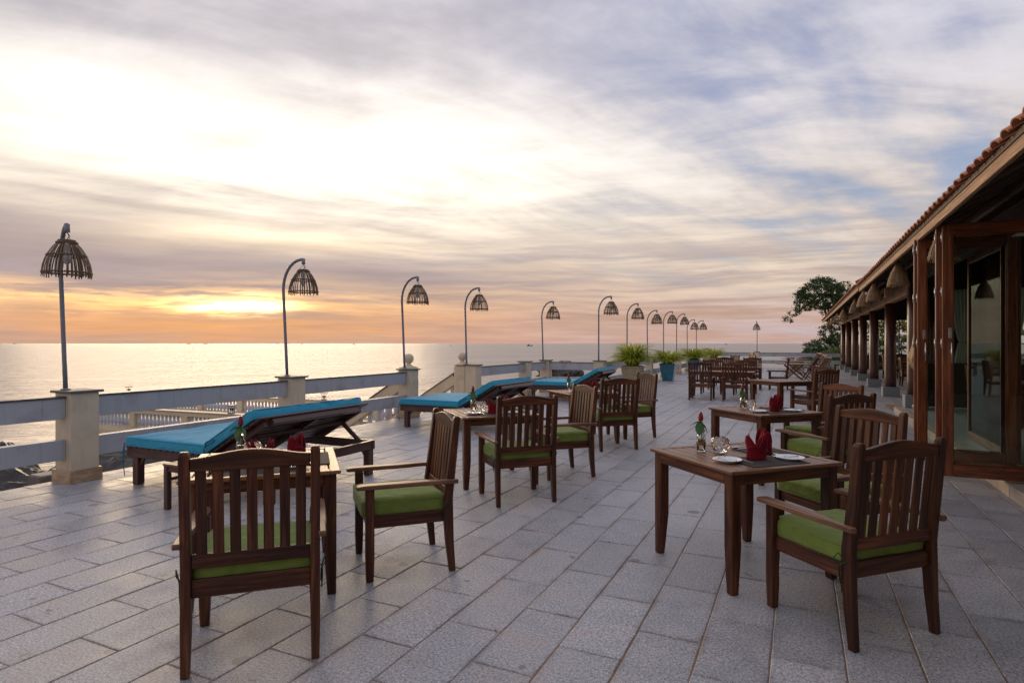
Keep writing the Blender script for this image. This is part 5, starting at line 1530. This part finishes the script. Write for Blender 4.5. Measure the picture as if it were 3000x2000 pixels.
# ================================================================ LAND AND TREES
def landz(x, y): return -0.6 + 0.35 * mn.fractal(V((x * .12, y * .12, 2.0)), 1, 2, 4) + min(0, (x - 0.2 + mn.noise(V((y * .2, 1, 0))) * .8)) * 1.6 + min(0, (42.6 - y) * -0.0)
o = structure(rocks('headland', -2.6, 60, 42.45, 110, 0.7, lambda x, y: max(-3.9, landz(x, y)), M['grass']))
o = structure(rocks('back_garden', 9.7, 60, -8, 42.4, 1.2, lambda x, y: -0.1 + .1 * mn.noise(V((x * .3, y * .3, 0))), M['grass']))
def crown(lobes, n, size, seed):
    rr = random.Random(seed); v, f = [], []; tot = sum(l[3] * l[4] * l[5] for l in lobes)
    for (cx, cy, cz, ax, ay, az_) in lobes:
        # clumps spread through the lobe, each a tuft of leaves with gaps between
        k = max(6, int(n * ax * ay * az_ / tot / 26))
        for _ in range(k):
            while True:
                p = V((rr.uniform(-1, 1), rr.uniform(-1, 1), rr.uniform(-1, 1)))
                if 0.15 < p.length < 1: break
            p = p.normalized() * (p.length ** 0.45)
            c = V((cx + p.x * ax, cy + p.y * ay, cz + p.z * az_)); cr = size * rr.uniform(1.6, 3.4)
            for _ in range(26):
                d = V((rr.gauss(0, 1), rr.gauss(0, 1), rr.gauss(0, .7))) * cr * .5; q = c + d
                u = V((rr.uniform(-1, 1), rr.uniform(-1, 1), rr.uniform(-1, 1))).normalized(); w = u.cross(V((rr.uniform(-1, 1), rr.uniform(-1, 1), rr.uniform(-1, 1)))).normalized()
                L = size * rr.uniform(.6, 1.25); b = len(v)
                v += [tuple(q - u * L), tuple(q + w * L * .45), tuple(q + u * L), tuple(q - w * L * .45)]; f.append((b, b + 1, b + 2, b + 3))
    me = bpy.data.meshes.new('crown'); me.from_pydata(v, [], f); me.update(); return me
def tree(name, label, base, lobes, n, size, m, seed, trunk=None, r=.2):
    t = thing(name, label, 'tree' if 'tree' in name or 'palm' in name else 'bush', base)
    bx, by, bz = base
    me = crown([(a - bx, b - by, c - bz, d, e, f_) for (a, b, c, d, e, f_) in lobes], n, size, seed)
    link('crown', me, m, t)
    b = MB(); top = trunk or (lobes[0][0], lobes[0][1], lobes[0][2]); tp = V(top) - V(base)
    pts = [V((0, 0, 0)), tp * .3 + V((.25 * r * 4, 0, 0)), tp * .65 + V((-.2 * r * 4, 0, 0)), tp]; b.tube(pts, [r, r * .8, r * .62, r * .35], 10)
    c0 = V(lobes[0][:3]) - V(base); b.tube([pts[2], pts[2].lerp(c0, .6), c0], [r * .6, r * .4, r * .2], 8)
    for l in lobes[1:]:
        e = V(l[:3]) - V(base); b.tube([c0, c0.lerp(e, .5), e, e + (e - c0) * .15], [r * .3, r * .2, r * .1, r * .04], 6)
    link('trunk', b, M['bark'], t); return t
tree('broadleaf_tree', 'tall dark leaning tree beyond the far end of the pavilion', (3.4, 67, -.6),
     [(1.9, 67, 6.4, 2.2, 2.2, 1.55), (0.6, 66.5, 5.6, 1.15, 1.2, 1.0), (3.3, 67.5, 6.2, 1.5, 1.6, 1.2), (-.45, 66.5, 4.55, .75, .8, .42), (-1.05, 66.5, 3.95, .42, .5, .28), (2.5, 67, 4.75, .8, .9, .5), (2.0, 67, 7.5, 1.2, 1.3, .6), (0.2, 66.8, 6.5, .7, .8, .45), (3.9, 67.5, 7.2, .7, .8, .45)], 12500, .105, M['leaf'], 4, trunk=(2.5, 67, 5.2), r=.22)
tree('round_bush', 'dark green bush at the water edge below the tree', (1.35, 58.5, -.6), [(1.2, 58.5, 1.15, .95, .95, .75), (0.8, 58.2, .55, .75, .8, .6), (1.9, 58.7, .6, .8, .9, .7)], 4200, .085, M['leaf'], 5, r=.07)
tree('tall_bush', 'mid green bush directly under the tree crown', (2.9, 62, -.6), [(2.5, 62, 2.35, .95, .95, .75), (3.2, 62, 1.7, 1.0, 1.0, .8), (2.2, 62, 1.3, .8, .8, .7), (3.0, 62, 3.2, .55, .6, .5), (1.9, 62, 3.0, .4, .4, .3)], 5200, .085, M['leaf'], 6, r=.08)
tree('hedge_bush', 'low yellow green hedge beyond the far end wall', (2.2, 47.5, -.4), [(1.35, 47.5, .55, .55, .8, .40), (2.1, 47.6, .75, .7, .8, .5), (3.0, 47.7, .9, .8, .8, .5)], 4200, .06, M['hedge'], 7, r=.04)
for i, (x, y, h) in enumerate(((4.6, 50, 3.4), (6.6, 51, 3.8), (8.8, 50, 3.5), (11, 48, 3.4), (12.5, 42, 2.2), (12.6, 36, 1.9), (12.4, 30, 2.3), (12.7, 24, 1.9), (12.5, 18.5, 2.2))):
    tree('garden_bush', ('green bush seen between the pavilion columns, clump %s' % ('behind the end glazing', 'in the middle behind the end glazing', 'right behind the end glazing', 'at the far garden corner', 'beside the far end', 'beside the fifth bay', 'beside the fourth bay', 'beside the second bay', 'beside the first bay')[i]), (x, y, -.3),
         [(x, y, h * .45, 1.5, 1.3, h * .5), (x + .8, y + .5, h * .7, 1.0, 1.0, h * .4)], 2600, .11, (M['bush'], M['hedge'])[i % 2], 30 + i, r=.06)
def palm(x, y, h, seed, label):
    t = thing('palm_tree', label, 'palm tree', (x, y, -.3), 0, 'palms behind the pavilion'); rr = random.Random(seed)
    b = MB(); b.tube([(0, 0, 0), (.1, 0, h * .4), (.25, .05, h * .8), (.3, .05, h)], [.16, .12, .10, .09], 10); link('trunk', b, M['bark'], t)
    v, f = [], []
    for k in range(18):
        a = 2 * pi * k / 18 + rr.uniform(-.15, .15); up = rr.uniform(-.2, .9); L = rr.uniform(1.7, 2.3); prev = None
        u = V((cos(a), sin(a), 0)); s_ = V((-sin(a), cos(a), 0))
        for j in range(22):
            q = j / 22; c = V((.3, .05, h)) + u * L * q + V((0, 0, up * q * 1.3 - 1.5 * q * q)); w = .42 * sin(pi * (q * .9 + .08))
            for sg in (-1, 1):
                b_ = len(v); e = c + s_ * sg * w + u * .18 + V((0, 0, -.18 * w)); v += [tuple(c), tuple(c + u * .045), tuple(e)]; f.append((b_, b_ + 1, b_ + 2))
    me = bpy.data.meshes.new('fronds'); me.from_pydata(v, [], f); me.update(); link('fronds', me, M['hedge'], t)
palm(5.4, 48.5, 2.3, 1, 'left palm behind the pavilion end glazing'); palm(8.0, 48.8, 2.9, 2, 'right palm behind the pavilion end glazing')

# ================================================================ BOATS
def boat(u, d, L, kind, label, rz=0.0):
    k = (u - 1500) / 1766.0; p = V((fwd.x + k * rgt.x, fwd.y + k * rgt.y)) * d
    t = thing('fishing_boat' if kind else 'cargo_ship', label, 'boat' if kind else 'ship', (p.x, p.y, SEA_Z), R(YAW) + rz)
    m = MB(); h = L * (.11 if kind else .05)
    m.loft([((-L / 2, 0, h * .75), L * .06, h * .85), ((-L * .25, 0, h * .5), L * .13, h * .6), ((L * .2, 0, h * .55), L * .13, h * .65), ((L * .42, 0, h * .9), L * .06, h * .8), ((L / 2, 0, h * 1.3), L * .01, h * .7)], (0, 1, 0), (0, 0, 1), L * .002)
    link('hull', m, M['hull'], t)
    m = MB()
    if kind: m.box((-L * .2, 0, h * 2.0), (L * .26, L * .14, h * 1.7), L * .01); m.box((-L * .22, 0, h * 3.1), (L * .30, L * .16, h * .18), L * .004)
    else: m.box((-L * .34, 0, h * 2.4), (L * .12, L * .1, h * 2.6), L * .01); m.box((L * .05, 0, h * 1.4), (L * .5, L * .1, h * .8), L * .01)
    link('cabin', m, M['cabin'], t)
    m = MB(); m.tube([(L * .08, 0, h), (L * .08, 0, h + L * .34)], L * .008, 5); m.tube([(-L * .2, 0, h * 2), (-L * .2, 0, h + L * .28)], L * .007, 5); m.tube([(L * .08, 0, h + L * .3), (L * .34, 0, h + L * .16)], L * .005, 4)
    link('mast', m, M['hull'], t)
boat(1552, 1180, 11.5, 1, 'fishing boat with cabin on the sea, right of the fourth lamp post')
boat(1320, 1250, 5.5, 1, 'small boat seen end on, between the third and fourth lamp posts', R(80))
boat(1038, 2600, 13, 1, 'tiny distant boat near the horizon, left of the third lamp post')
boat(885, 2900, 11, 1, 'tiny distant boat near the horizon, right of the second lamp post')
boat(2127, 2500, 12, 1, 'tiny distant boat on the horizon beyond the far terrace')
boat(553, 5600, 38, 0, 'distant ship on the horizon, left one below the setting sun')
boat(603, 5600, 40, 0, 'distant ship on the horizon, right one below the setting sun')
boat(814, 5200, 26, 0, 'distant ship on the horizon just left of the second lamp post')
boat(842, 5200, 24, 0, 'distant ship on the horizon just right of the second lamp post')
boat(43, 6500, 36, 0, 'distant ship on the horizon at the left edge of the view')
